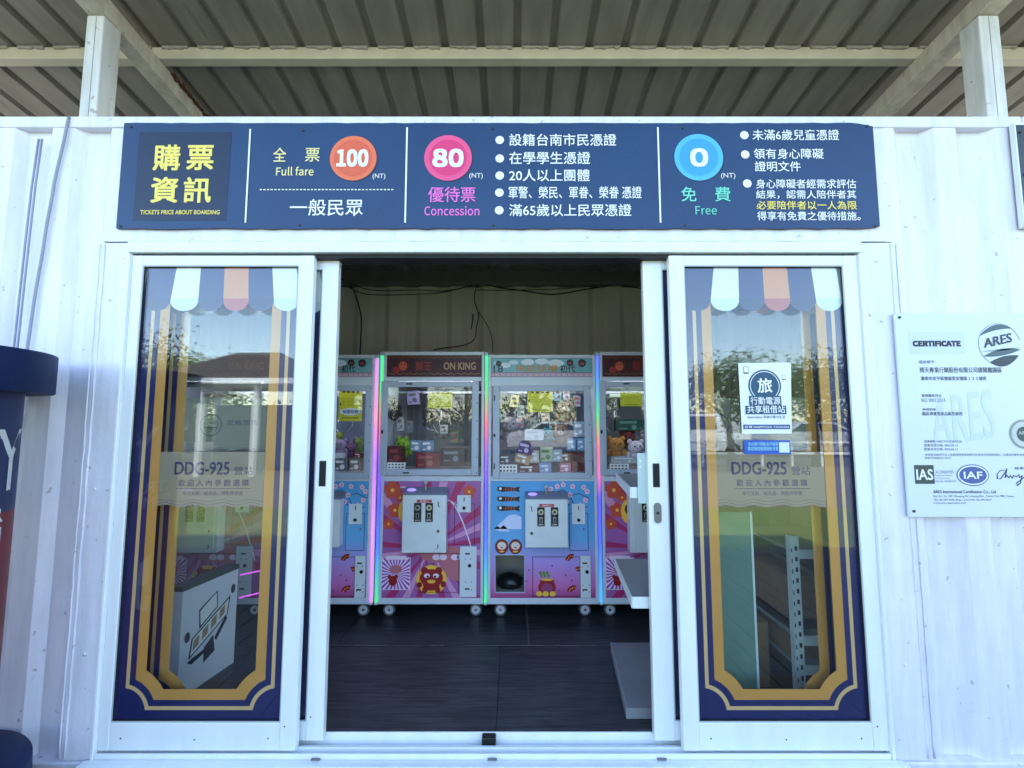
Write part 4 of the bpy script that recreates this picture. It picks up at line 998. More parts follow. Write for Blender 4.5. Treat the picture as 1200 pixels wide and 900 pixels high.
    bx = A0+.055; m = MB(); m.ball((bx,YM-.05,Z1+.032),.034,.024,.011,16); m.build('push_button', mat('button_glow', (190,170,255), .3, emit=(170,150,255), estr=.15), tp)
    bx = (A0+A1)/2-.0; m = MB(); m.cyl((bx,YM-.045,Z1+.028),.006,.045,'z',10,0); m.ball((bx,YM-.045,Z1+.082),.015,mi=1,n=14); m.build('joystick', [CHROME, mat('knob', (190,190,200) if rd else (140,150,90), .3)], tp)
    # plates
    pl = ((536,552,600,580,'slot'),(539,558.5,699,640,'tall')) if rd else ((670,685.5,614,590,'slot'),(680,692,700,651,'tall'))
    for u0_, u1_, va, vb, kd in pl:
        vm = (va+vb)/2; a, b, c_, d_ = X(u0_,vm), X(u1_,vm), Z(va), Z(vb); b = min(b, u1-.004)
        m = MB(); m.box(a,b,YM-.010,YM-.0072,c_,d_,.001); p_ = m.build('metal_plate', mat('plate_white', (214,220,222) if rd else (190,192,186), .35), root)
        m = MB(); q = (a+b)/2
        if kd == 'slot': m.box(q-.003,q+.003,YM-.0115,YM-.0098,d_-.045,d_-.015); m.cyl((q,YM-.016,c_+.030),.012,.006,'y',14)
        else:
            m.cyl((q+.01,YM-.016,c_+.62*(d_-c_)),.012,.006,'y',14); m.box(q-.022,q+.012,YM-.0115,YM-.0098,d_-.055,d_-.045); m.box(q-.022,q+.012,YM-.0115,YM-.0098,c_+.05,c_+.06)
            for s, z in ((-.025,.16),(.03,.14),(-.025,.3),(.03,.30),(-.025,.75),(.02,.75)): m.cyl((q+s*.8,YM-.012,c_+z*(d_-c_)),.0035,.003,'y',8)
        m.build('slot', mat('slot_black', (20,20,22), .4, metal=.3), p_)
    # casters
    for cx_, cy_ in ((x0+.075,YM+.08),(x1-.075,YM+.08),(x0+.075,yb-.08),(x1-.075,yb-.08)):
        m = MB(); m.cyl((cx_,cy_,zb-.012),.028,.012,'z',16); 
        m.prism([(cy_-.03,zb-.012),(cy_+.02,zb-.012),(cy_+.03,.005),(cy_+.012,.005)], cx_-.007, cx_+.001, 'x'); m.prism([(cy_-.03,zb-.012),(cy_+.02,zb-.012),(cy_+.03,.005),(cy_+.012,.005)], cx_+.010, cx_+.018, 'x')
        cs = m.build('caster', mat('caster_steel', (120,122,126), .35, metal=.7), root)
        m = MB(); sw = .014 if cx_ < x0+.3 else -.012; m.cyl((cx_+sw,cy_-.012,FZ+.0445),.0435,.024,'y',24,0); m.cyl((cx_+sw,cy_-.0135,FZ+.0445),.031,.027,'y',20,1); m.cyl((cx_+sw,cy_-.0155,FZ+.0445),.010,.031,'y',12,2); m.build('wheel', [mat('tyre_grey', (74,76,80), .6), mat('wheel_grey', (190,192,196), .5), CHROME], cs)
    return root, X, Z
dx = lambda u, ref: PX(u,560,YM)-PX(ref,560,YM)
M0 = machine('red', dx(184,442), None, None, 'red claw machine at the far left, seen only through the left glass door', 0)
M1 = machine('blue', dx(313,572), LEDD, LEDB, 'blue claw machine half hidden behind the left door stile, pink light strip', 1)
M2 = machine('red', 0, LEDA, LEDA, 'magenta claw machine left of centre between two rainbow light strips', 2)
M3 = machine('blue', 0, None, None, 'blue claw machine in the middle with number 18, carp and snowy mountain print', 3)
M4 = machine('red', dx(700,442), LEDC, None, 'red claw machine at the right, partly hidden by the white shelf rack', 4)

# ---------------------------------------------------------------- things inside the machines
def notice(M, u0, v0, u1, v1, label, oval=False, Y=YM+.05):
    X = lambda u, v: PX(u, v, Y)
    vm = (v0+v1)/2; a, b, c, d = X(u0,vm), X(u1,vm), PZ(v1,Y), PZ(v0,Y)
    t = thing('notice_card', ((a+b)/2, Y, c), label, 'notice')
    m = MB(); m.box(a,b,Y,Y+.002,c,d); m.build('card', mat('notice_yellow', (226,216,30), .45, var=.06), t)
    m = MB(); w_ = b-a; h_ = d-c
    for i in range(4): m.box(a+w_*(.14+.2*i),a+w_*(.26+.2*i),Y-.001,Y-.0004,d-h_*.09,d-h_*.03)
    for k in range(3): m.box(a+w_*.10,a+w_*(.75+.1*(k % 2)),Y-.001,Y-.0004,c+h_*(.52-.0+.1*k),c+h_*(.525+.1*k))
    m.box(a+w_*.04,a+w_*.09,Y-.001,Y-.0004,c+h_*.50,c+h_*.60); m.box(a+w_*.15,a+w_*.85,Y-.001,Y-.0004,c+h_*.09,c+h_*.115)
    m.build('print', BLACKP, t)
    if oval:
        m = MB(); m.disc((a+b)/2,c+h_*.30,Y-.0012,w_*.45,h_*.12,0,24); lettering(m, '保證取物', a+w_*.16, c+h_*.24, b-w_*.16, c+h_*.36, Y-.002, 1, .03); m.build('oval_print', [WHITEP, mat('notice_blue', (40,60,150), .5)], t, normals=False)
notice(M1, 397,457,424.5,493.5, 'yellow notice with a white oval in the half hidden blue machine', True)
notice(M2, 502,459.5,530,478.5, 'yellow notice inside the magenta machine left of centre')
notice(M3, 618,458.5,647.5,483, 'yellow notice inside the middle blue machine')
notice(M4, 727,459.5,752,476, 'dim yellow notice inside the red machine at the right')
def price_card(u0, v0, u1, v1, label):
    Y = YM+.03; vm = (v0+v1)/2; a, b, c, d = PX(u0,vm,Y), PX(u1,vm,Y), PZ(v1,Y), PZ(v0,Y)
    t = thing('instruction_card', ((a+b)/2, Y, c), label, 'card')
    m = MB(); m.box(a,b,Y,Y+.002,c,d); m.build('card', WHITEP, t)
    m = MB()
    for r in range(2):
        for i in range(5): m.box(a+(b-a)*(.08+.18*i),a+(b-a)*(.19+.18*i),Y-.001,Y-.0004,c+(d-c)*(.18+.42*r),c+(d-c)*(.40+.42*r))
    m.build('print', mat('card_ink', (90,70,80), .5), t)
price_card(453.5,542,475,550, 'small white instruction card in the lower left window corner of the magenta machine')
price_card(584,544.5,606,554.5, 'small white instruction card in the lower left window corner of the middle blue machine')
price_card(714.5,543.5,737,551.5, 'small white instruction card in the window of the right red machine')
def pbox(u0, v0, u1, v1, Y, col, label, dep=.10, rz=0, print_=None):
    vm = (v0+v1)/2; a, b, c, d = PX(u0,vm,Y), PX(u1,vm,Y), PZ(v1,Y), PZ(v0,Y)
    t = thing('prize_box', ((a+b)/2, Y, c), label, 'box', 'prizes inside the claw machines')
    m = MB(); m.box(a,b,Y,Y+dep,c,d,.002); m.build('carton', mat('carton_%d_%d_%d' % col, col, .45, var=.12, vscale=25), t)
    pc = print_ or (235,235,235)
    m = MB(); w_, h_ = b-a, d-c; m.rect(a+w_*.12,c+h_*.62,b-w_*.3,c+h_*.82,Y-.0008); m.disc(a+w_*.6,c+h_*.32,Y-.0008,min(w_,h_)*.2,mi=0,n=12); m.rect(a+w_*.1,c+h_*.15,a+w_*.35,c+h_*.25,Y-.0008)
    m.build('carton_print', mat('cartonprint_%d_%d_%d' % pc, pc, .5), t, normals=False)
    if rz: t.rotation_euler = (0, rz, 0)
def plush(u, v, Y, r, col, label, ear='round', belly=None):
    x, z = P(u, v, Y)
    t = thing('plush_toy', (x, Y, z), label, 'plush toy', 'plush prizes inside the claw machines')
    m = MB(); m.ball((x,Y,z),r,r*.85,r*.82,16); m.ball((x,Y+r*.3,z-r*1.0),r*.8,r*.7,r*.7,14)
    for s in (-1,1):
        if ear == 'round': m.ball((x+s*r*.75,Y,z+r*.7),r*.32,n=10)
        elif ear == 'eye': m.ball((x+s*r*.45,Y-.01,z+r*.75),r*.34,n=10)
        else: m.ball((x+s*r*.5,Y,z+r*1.1),r*.2,r*.15,r*.6,10)
        m.ball((x+s*r*.95,Y-.01,z-r*.9),r*.28,r*.28,r*.4,8)
    c = mat('plush_%d_%d_%d' % col, col, .95, var=.2, vscale=60, bump=.4, bscale=200)
    m.build('body', c, t)
    m = MB(); yf = Y-r*.80
    for s in (-1,1): m.ball((x+s*r*.33,yf,z+r*.12),r*.11,r*.08,r*.11,8)
    m.ball((x,yf-.004,z-r*.12),r*.1,r*.07,r*.07,8); m.build('face', BLACK, t)
    if belly:
        m = MB(); m.ball((x,Y-r*.62,z-r*.2),r*.42,r*.3,r*.32,10); m.build('muzzle', mat('plush_%d_%d_%d' % belly, belly, .95), t)
def hanging(u, v, Y, n, s, col, label, name='hanging_straps', cat='headset'):
    x, z = P(u, v, Y); t = thing(name, (x, Y, z), label, cat)
    m = MB()
    for i in range(n):
        cx = x+random.uniform(-.05,.05)*s*10; cz = z+random.uniform(-.04,.02); r = s*random.uniform(.7,1.2); tl = random.uniform(-.3,.3)
        m.tube([(cx+r*.6*math.cos(a)+tl*r*math.sin(a), Y+.02*i*.5, cz+r*1.35*math.sin(a)) for a in [2*PI*k/18 for k in range(19)]], s*.10, 6)
        m.ball((cx-r*.6,Y+.01*i,cz-r*.6),s*.26,s*.2,s*.38,8); m.ball((cx+r*.6,Y+.01*i,cz-r*.6),s*.26,s*.2,s*.38,8)
    m.build('strap', mat('straps_%d_%d_%d' % col, col, .4), t)
hanging(461,477,YM+.16,6,.055,(20,20,22),'tangle of black headsets hanging at the left of the magenta machine')
hanging(500,487,YM+.20,3,.045,(24,24,26),'black headsets hanging in the middle of the magenta machine')
plush(472,521,YM+.22,.062,(130,170,50),'green frog plush sitting in the magenta machine','eye')
pbox(454,523,472,543,YM+.12,(92,24,30),'dark maroon box at the lower left of the magenta machine',.12,0,(150,60,60))
pbox(487,531,515,548,YM+.12,(130,26,36),'flat red box low in the middle of the magenta machine',.12,0,(180,90,90))
pbox(480,516,493,529,YM+.24,(120,150,176),'left pale blue packet behind the red box',.03,.1)
pbox(494,516,509,529,YM+.25,(110,140,168),'right pale blue packet behind the red box',.03,-.06)
pbox(517,526,545,543,YM+.30,(70,66,64),'low dark grey box in the right half of the magenta machine',.12,0,(150,150,150))
hanging(590,472,YM+.2,4,.045,(120,124,70),'olive and black headsets hanging at the upper left of the middle machine')
plush(598,498,YM+.25,.075,(150,140,160),'mauve grey plush slumped at the left of the middle machine','long')
plush(627,497,YM+.34,.07,(140,146,140),'grey plush in the centre of the middle machine')
plush(662,477,YM+.30,.075,(170,150,124),'tan teddy bear hung at the upper right of the middle machine','round',(220,200,170))
plush(656,505,YM+.28,.066,(150,122,100),'brown plush beside the blue packets in the middle machine','round',(210,190,160))
plush(642,508,YM+.22,.045,(90,160,160),'small teal plush in the centre of the middle machine','eye')
for i, (u, v, w_, h_, c_, lb) in enumerate(((589,487,9,15,(196,200,190),'pale long pack hanging at the far left of the middle machine'),(602,470,10,14,(220,206,120),'cream yellow pack hanging left of the yellow notice in the middle machine'),
    (611,482,9,14,(150,170,160),'sage pack hanging just left of the yellow notice'),(653,463,9,14,(120,170,180),'teal pack hanging just right of the yellow notice'),(664,463,8,12,(214,214,220),'white pack hanging above the tan teddy bear'),
    (640,490,10,12,(206,212,190),'pale pack hanging below the yellow notice of the middle machine'),(648,500,9,11,(150,200,190),'mint pack hanging in the centre of the middle machine'),(610,496,8,12,(170,150,190),'lilac pack hanging in the left half of the middle machine'),
    (601,503,9,14,(90,80,110),'dark violet pack low at the left of the middle machine'),(676,470,8,13,(170,190,210),'light blue pack hanging at the upper right of the middle machine'))):
    pbox(u-w_/2,v-h_/2,u+w_/2,v+h_/2,YM+.20+.012*i,c_,lb,.025,random.uniform(-.15,.15),(60+20*i,80,90))
for i, (u, v, w_, h_, c_, lb) in enumerate(((485,466,14,16,(150,140,180),'lavender striped pack at the top of the magenta machine'),(538,470,14,14,(120,120,110),'grey pack at the upper right of the magenta machine'),
    (470,497,8,16,(180,190,190),'pale long pack below the black headsets of the magenta machine'),(480,500,7,14,(130,140,150),'grey blue long pack in the left half of the magenta machine'),(520,503,9,10,(196,206,200),'small white pack in the middle of the magenta machine'),
    (533,512,10,14,(90,110,80),'moss green pack at the right of the magenta machine'))):
    pbox(u-w_/2,v-h_/2,u+w_/2,v+h_/2,YM+.26+.012*i,c_,lb,.025,random.uniform(-.12,.12),(60+20*i,80,90))
pbox(615,503,637,516,YM+.16,(226,228,230),'plain white box in the centre of the middle machine',.08,0,(190,196,206))
pbox(605,518,623,532,YM+.10,(74,30,110),'tilted purple tag shaped pack in the middle machine',.02,.22,(210,190,230))
pbox(602,532,620,543,YM+.12,(190,150,110),'tan box lying tilted below the purple pack',.08,.3)
pbox(620,528,632,542,YM+.13,(206,196,180),'cream box right of the purple pack',.08)
pbox(633,524,648,541,YM+.18,(190,206,170),'pale green box in a row low in the middle machine',.08,0,(120,140,90))
pbox(648,527,659,541,YM+.15,(170,186,200),'pale blue grey box right of the pale green box',.08)
pbox(665,514,675,528,YM+.12,(130,170,206),'left of two light blue packets at the right of the middle machine',.05)
pbox(676.5,514,685,528,YM+.12,(126,166,204),'right of two light blue packets at the right of the middle machine',.05)
pbox(673,494,684.5,512,YM+.2,(156,170,186),'upright grey blue box above the light blue packets',.06)
pbox(656,531,669,541,YM+.17,(150,110,66),'small brown box left of the dark red carton',.08)
pbox(670.5,531,685,552,YM+.10,(110,20,28),'dark red carton with pattern at the lower right of the middle machine',.1,0,(60,10,16))
pbox(607,545,631,554,YM+.12,(110,40,44),'flat dull red box at the bottom of the middle machine',.1)
pbox(632,543,646,554,YM+.10,(130,160,214),'light blue box at the bottom of the middle machine',.1)
pbox(656,543,669,554,YM+.10,(216,130,150),'pink box at the bottom of the middle machine',.1)
pbox(585,533,600,543,YM+.16,(60,70,84),'dark slate box at the left of the middle machine',.1)
plush(399,521,YM+.16,.05,(170,150,180),'lilac plush in the half hidden blue machine')
plush(411,525,YM+.18,.045,(130,90,130),'purple plush in the half hidden blue machine','long')
plush(421,519,YM+.24,.045,(140,170,90),'green plush at the right of the half hidden blue machine','eye')
plush(396,512,YM+.30,.045,(150,160,80),'olive plush behind the lilac one in the half hidden blue machine')
pbox(392,537,407,552,YM+.10,(120,118,124),'left grey carton in the half hidden blue machine',.1)
pbox(409,537,423,552,YM+.10,(126,116,112),'right grey brown carton in the half hidden blue machine',.1)
pbox(392,531,404,537,YM+.12,(220,220,226),'small white box on the left grey carton',.06)
pbox(415,531,424,536.5,YM+.12,(140,30,40),'small red box on the right carton of the half hidden machine',.06)
plush(722,521,YM+.16,.065,(210,140,60),'orange plush at the left of the right red machine')
plush(745,524,YM+.14,.060,(226,214,222),'white and pink plush beside the orange one','round',(240,200,210))
plush(735,512,YM+.28,.06,(120,50,36),'red brown plush at the back of the right red machine')
pbox(722,491,757,505,YM+.24,(26,66,56),'dark green carton hung in the right red machine',.08,0,(90,140,120))
pbox(716,535,752,543,YM+.12,(190,194,200),'low pale tray box at the bottom of the right red machine',.1)
plush(232,565,YM+.2,.07,(200,196,204),'white plush seen through the left glass door')
pbox(200,575,222,600,YM+.14,(110,40,46),'dark red carton seen through the left glass door',.1)

# ---------------------------------------------------------------- cables inside
def cable(L, label, r=.0045, Y=2.07, extra=None):
    m = MB(); m.tube(smooth([(PX(u,v,Y), Y+(random.uniform(-.01,.01)), PZ(v,Y)) for u, v in L], 6), r, 7)
    tag(m.build('cable', mat('black_cable', (14,14,15), .5)), label, 'cable', 'cables along the back wall')
cable([(392,322),(404,329),(412,336),(419,352),(423,372),(422.5,395),(422,418)], 'black cable hanging down at the left of the back wall', .006)
cable([(398,331),(410,332),(430,339),(455,341),(490,340),(520,341),(545,336),(560,332)], 'upper thin cable sagging between left corner and centre', .004)
cable([(408,336),(425,344),(450,346),(485,345),(515,343),(540,338),(560,333)], 'lower thin cable sagging between left corner and centre', .004)
cable([(557,334),(568,333),(585,337),(610,340),(640,345),(660,344),(680,340),(705,336),(722,333),(740,336),(768,340)], 'thick black cable sagging from the centre to the right', .006)
cable([(560,340),(600,340),(650,339),(690,336),(706,333)], 'thin cable running straight above the thick sagging cable', .0035)
cable([(561,333),(557,340),(556,352),(559,362),(561,370),(558,385),(557,395),(550,402),(535,406),(518,408),(508,410)], 'looped cable dropping from the centre to the magenta machine', .005)
cable([(561,366),(568,376),(574,388),(577,400),(577,414)], 'thin cable dropping from the centre to the middle machine', .0035)
cable([(554,368),(553,378),(552,386),(554,378),(555,368)], 'short cable loop tied at the centre of the back wall', .0035)

# ---------------------------------------------------------------- shelf rack and boards at the right of the opening
SHG = mat('shelf_grey', (150,156,158), .5, var=.1); SHW = mat('shelf_white', (226,234,232), .4)
rk = thing('shelf_rack', (.95, .40, 0), 'white two tier shelf rack standing just inside the right of the opening', 'shelf')
for z, xa, xb in ((1.049,.560,.632),(.546,.556,.612)):
    ya, yb2 = .10, .70; X1 = .93
    m = MB(); m.prism([(xa+.004,ya+.004),(X1,ya+.004),(X1,yb2),(xb+.004,yb2)], z-.012, z-.002, 'z'); s = m.build('shelf_board', SHG, rk)
    m = MB(); m.prism([(xa,ya),(xa+.004,ya),(xb+.004,yb2),(xb,yb2)], z-.045, z+.006, 'z'); m.box(xa+.005,X1,ya-.002,ya+.003,z-.045,z+.006); m.build('shelf_lip', SHW, s)
for y in (.13,.68):
    m = MB(); m.box(.90,.93,y-.015,y+.015,FZ,1.12,.002); m.build('upright', SHW, rk)
m = MB(); m.box(PX(747,560,.09),PX(747,560,.09)+.055,.085,.091,.98,PZ(531,.09),.002); m.build('end_plate', mat('pale_green_white', (186,208,202), .3), rk)
m = MB()
for z in (PZ(540,.08),PZ(547,.08)): m.cyl((PX(750.5,543,.08),.082,z),.004,.004,'y',10)
m.build('screw', WHITEP, rk)
bd = thing('loose_board', (.8,.4,0), 'thick grey board lying on the floor at the right of the opening', 'board')
m = MB(); m.prism([(.537,.17),(.97,.17),(.97,.79),(.60,.79)], .002+FZ, .050+FZ, 'z'); m.build('board', mat('board_grey', (130,134,138), .5, var=.1), bd)
m = MB(); m.prism([(.5365,.168),(.600,.791),(.607,.791),(.5435,.168)], .0505+FZ, .0525+FZ, 'z'); m.build('board_edge', SHG, bd)
# slotted rack with cartons, behind the right glass
sr = thing('slotted_rack', (1.5,.45,0), 'low white slotted angle rack with cartons behind the right glass door', 'rack')
xr_ = PX(930,720,.26)
def upright(x, y, sx=1, sy=1):
    m = MB(); z1 = PZ(628,.26); m.box(x,x+.044,y,y+.002,FZ,z1); m.box(x-.0 if sx > 0 else x+.042,x+.002 if sx > 0 else x+.044,y+.002,y+.036,FZ,z1); u = m.build('upright', SHW, sr)
    m = MB()
    for i in range(14): z = .04+i*.052; m.box(x+.022,x+.034,y-.0008,y-.0001,z,z+.022,mi=0); m.box(x+.004,x+.009,y-.0008,y-.0001,z-.008,z+.012,mi=0) 
    m.build('slot', SEAL, u)
upright(xr_,.26); upright(xr_,.78); upright(xr_+.86,.26,-1); upright(xr_+.86,.78,-1)
for z in (.16, PZ(742,.3), PZ(642,.3)):
    m = MB(); m.box(xr_+.003,xr_+.855,.264,.274,z-.045,z,.002); m.box(xr_+.003,xr_+.855,.77,.779,z-.045,z,.002); m.build('beam', SHW, sr)
    m = MB(); m.box(xr_+.013,xr_+.855,.276,.768,z-.012,z+.002); m.build('shelf_board', SHG, sr)
BRN = mat('carton_brown', (150,118,84), .8, var=.15, vscale=12)
def carton(x0, x1, y0, y1, z0, z1, label):
    t = thing('carton', ((x0+x1)/2,(y0+y1)/2,z0), label, 'carton', 'brown cartons behind the right glass door')
    m = MB(); m.box(x0,x1,y0,y1,z0,z1,.003); m.build('box', BRN, t)
    m = MB(); m.box((x0+x1)/2-.025,(x0+x1)/2+.025,y0-.001,y1+.001,z1-.001,z1+.0008); m.box((x0+x1)/2-.025,(x0+x1)/2+.025,y0-.0012,y0-.0002,z1-.06,z1); m.build('tape', mat('tape', (180,150,110), .3), t)
carton(xr_+.02,xr_+.34,.33,.70,PZ(742,.3)+.004,PZ(742,.3)+.27,'brown carton on the middle shelf of the slotted rack')
carton(xr_+.40,xr_+.78,.32,.70,PZ(742,.3)+.004,PZ(742,.3)+.22,'wider brown carton at the right of the middle rack shelf')
carton(xr_+.02,xr_+.36,.33,.70,.164,.36,'brown carton on the lowest shelf of the slotted rack')
carton(xr_-.30,xr_-.04,.42,.86,FZ+.0015,.30,'brown carton standing on the floor left of the slotted rack')
carton(xr_-.34,xr_-.06,.95,1.12,FZ+.0015,.60,'tall brown carton on the floor behind the rack')
pn = thing('leaning_panel', (1.22,.18,0), 'tall pale green panel standing upright behind the right glass', 'panel')
m = MB(); m.box(PX(838,720,.17),PX(886,720,.17),.172,.186,FZ+.002,PZ(600,.17),.002); m.build('panel', mat('panel_green', (112,142,128), .4, var=.1), pn); 
m = MB(); m.box(PX(884,720,.17),PX(886.5,720,.17),.170,.1715,FZ+.002,PZ(600,.17)); m.build('panel_edge', SHW, pn)
# low white cabinet with a drawing, behind the left glass
wc = thing('display_panel', (-1.68,.42,0), 'slim white display panel with dark top edge and line drawing behind the left glass', 'panel')
ya, yb2 = .30, .66; xa, xb = -1.675, -1.615
def side_pt(t, z, off=0): return (xa+(xb-xa)*t+off, ya+(yb2-ya)*t, z)
m = MB(); m.prism([(xa,ya),(xb,yb2),(xb-.07,yb2+.005),(xa-.07,ya+.005)], FZ+.002, .50, 'z'); m.build('body', mat('cabinet_pale', (226,230,238), .4), wc)
m = MB(); m.prism([(xa+.004,ya-.004),(xb+.004,yb2+.004),(xb-.073,yb2+.009),(xa-.073,ya+.001)], .501, .525, 'z'); m.build('top', mat('cabinet_top_dark', (60,64,60), .5), wc)
m = MB(); m.tube([side_pt(1.02,.46,.006),(xb+.10,yb2+.10,.46)], .004, 6); m.tube([side_pt(1.02,.33,.006),(xb+.10,yb2+.10,.33)], .004, 6); m.build('light_line', mat('magenta_led', (240,80,240), .5, emit=(240,90,240), estr=.2), wc)
m = MB()
def sp(pts, mi):
    m.poly([side_pt(t, z, .002+.0006*mi) for t, z in pts], mi)
sp([(.14,.14),(.82,.27),(.86,.37),(.18,.24)], 0); sp([(.17,.155),(.80,.275),(.83,.355),(.20,.235)], 1)
for k in range(4): t0 = .20+.15*k; sp([(t0,.175+.03*k),(t0+.10,.195+.03*k),(t0+.11,.245+.03*k),(t0+.01,.225+.03*k)], 2)
sp([(.30,.27),(.62,.34),(.60,.43),(.28,.37)], 0); sp([(.32,.285),(.60,.345),(.58,.42),(.30,.362)], 1); sp([(.40,.02+.06),(.60,.11),(.56,.20),(.40,.16)], 0)
sp([(.12,.13),(.20,.11),(.40,.13),(.40,.15),(.2,.14)], 0); sp([(.78,.27),(.82,.25),(.62,.16),(.58,.18)], 0)
for t0, z0_ in ((.10,.26),(.90,.40)):
    m.poly([side_pt(t0+.045*math.cos(q*PI/6), z0_+.026*math.sin(q*PI/6), .004) for q in range(12)], 0)
m.build('drawing', [BLACKP, WHITEP, mat('drawing_tan', (170,140,110), .5)], wc, normals=False)

# ---------------------------------------------------------------- printed round column at the left edge
Cx, Cy, R0 = -2.225, -.42, .30
co = thing('printed_column', (Cx,Cy,-.114), 'round navy printed column with wide dark lid and base at the left edge', 'bin')
NB = mat('column_navy', (14,32,84), .5, var=.15, vscale=4)
zl0, zl1 = 1.478, 1.635
m = MB(); m.lathe((Cx,Cy,0), [(.0,zl1+.012),(.30,zl1+.012),(.384,zl1+.004),(.387,zl1+.001),(.388,zl1-.004),(.388,zl0+.004),(.385,zl0),(.30,zl0+.002),(.29,zl0+.02)], 96); m.build('lid', mat('lid_navy', (8,32,76), .55, spec=.3, bump=.05, bscale=200), co)
z0b = .03
m = MB(); m.lathe((Cx,Cy,0), [(R0,zl0+.01),(R0,1.02)], 96); m.build('upper_body', NB, co)
m = MB(); m.lathe((Cx,Cy,0), [(R0,1.0198),(R0,z0b)], 96); m.build('lower_body', mat('column_maroon', (122,20,30), .5, var=.35, vscale=5), co)
m = MB(); m.lathe((Cx,Cy,0), [(.29,z0b+.03),(.36,z0b+.022),(.406,z0b+.016),(.41,z0b+.008),(.415,-.10),(.40,-.114),(0,-.114)], 96); m.build('base', mat('lid_navy', (0,0,0)), co)
def wrap(a_deg, z):
    a = math.radians(a_deg); return (Cx+(R0+.0015)*math.cos(a), Cy+(R0+.0015)*math.sin(a), z)
def wrapped(name, body, a0, a1, z0, z1, mt, bold=.03):
    V, Fc = text_mesh(body, bold); ax, bx = min(v[0] for v in V), max(v[0] for v in V); ay, by = min(v[1] for v in V), max(v[1] for v in V)
    m = MB(); m._add([wrap(a0+(a1-a0)*(v[0]-ax)/(bx-ax), z0+(z1-z0)*(v[1]-ay)/(by-ay)) for v in V], Fc); m.build(name, mt, co, normals=False)
LW = mat('worn_white_print', (206,208,206), .6, col2=(80,70,90), vscale=26, thr=(.30,.36))
wrapped('lettering', 'Y', 10, 40, 1.10, 1.335, LW, .05)
wrapped('lettering', 'TR', -2, 22, .985, 1.042, LW, .05); wrapped('lettering', 'EUM', -10, 21, .905, .965, LW, .05)
m = MB(); pts = [(-20,.66),(12,.66),(21,.62),(23,.50),(21,.40),(10,.36),(-20,.36)]
m.poly([wrap(a, z) for a, z in pts]); 
for k in range(6): a = -6+k*4; m.poly([tuple(Vector(wrap(a,.42+.03*(k%3)))+Vector((.001,-.001,0))), tuple(Vector(wrap(a+3,.42+.03*(k%3)))+Vector((.001,-.001,0))), tuple(Vector(wrap(a+4,.50+.02*(k%2)))+Vector((.001,-.001,0)))], 1)
m.build('cream_print', [mat('column_cream', (210,208,190), .5), mat('column_teal', (20,60,60), .5)], co, normals=False)

# ---------------------------------------------------------------- what stands behind the camera (seen in the glass)
LEAF = mat('leaf_green', (86,114,44), .6, var=.4, vscale=2); LEAF2 = mat('leaf_olive', (104,116,48), .6, var=.3, vscale=2); BARK = mat('bark', (96,80,62), .9, var=.3, bump=.6, bscale=30)
def tree(x, y, h, r, lab, lm=LEAF, nl=3200, seed=1):
    rnd = random.Random(seed)
    t = thing('tree', (x,y,-.15), lab, 'tree', 'trees across the lawn')
    m = MB(); z0 = -.15; m.tube([(x,y,z0),(x+.05,y,z0+h*.25),(x-.04,y+.03,z0+h*.5),(x,y,z0+h*.72)], h*.035, 9, taper=h*.012)
    cl_ = []
    for i in range(9):
        a = 2*PI*i/9+rnd.random(); rr = r*rnd.uniform(.45,.85); zz = z0+h*rnd.uniform(.5,.88); e = (x+rr*math.cos(a), y+rr*math.sin(a), zz); cl_.append(e)
        m.tube([(x,y,z0+h*rnd.uniform(.3,.5)),((x+e[0])/2,(y+e[1])/2,zz-h*.08),e], h*.012, 6, taper=h*.004)
    m.build('trunk', BARK, t); cl_ += [(x,y,z0+h*.85),(x,y,z0+h*.7)]
    m = MB()
    for i in range(nl):
        c = rnd.choice(cl_); s = r*.42; d = Vector((rnd.gauss(0,1),rnd.gauss(0,1),rnd.gauss(0,.7)))*s*.55
        p = Vector(c)+d; q = rnd.uniform(.045,.095)*(h/5); u = Vector((rnd.gauss(0,1),rnd.gauss(0,1),rnd.gauss(0,1))).normalized(); v = u.cross(Vector((rnd.gauss(0,1),rnd.gauss(0,1),rnd.gauss(0,1)))).normalized()
        m.b.faces.new([m.b.verts.new(p+u*q), m.b.verts.new(p+v*q*.5), m.b.verts.new(p-u*q), m.b.verts.new(p-v*q*.5)])
    m.build('crown', lm, t, normals=False)
tree(-12.0,-14,4.1,1.9,'bushy tree at the left across the lawn',LEAF2,5200,1)
tree(-15.2,-19,4.4,2.0,'low tree to the left beyond the road, behind the white hatchback',LEAF,2200,2)
tree(6.6,-11.5,3.5,1.6,'bushy tree opposite the right door leaf',LEAF,6500,3)
tree(10.2,-13,3.9,1.9,'wide tree at the right across the lawn',LEAF,6500,4)
tree(13.8,-15,4.1,2.1,'rightmost wide tree across the lawn',LEAF2,2600,5)
tree(1.5,-22,5.5,2.6,'round tree straight across the road',LEAF,2600,6)
tree(-2.8,-23,5.0,2.3,'olive tree across the road left of the round one',LEAF2,2400,7)
tree(-18,-20,6.0,3.0,'tall tree at the far left across the road',LEAF,2400,8)
tree(5.0,-24,5.4,2.4,'tree behind the parked vans',LEAF2,2200,9)
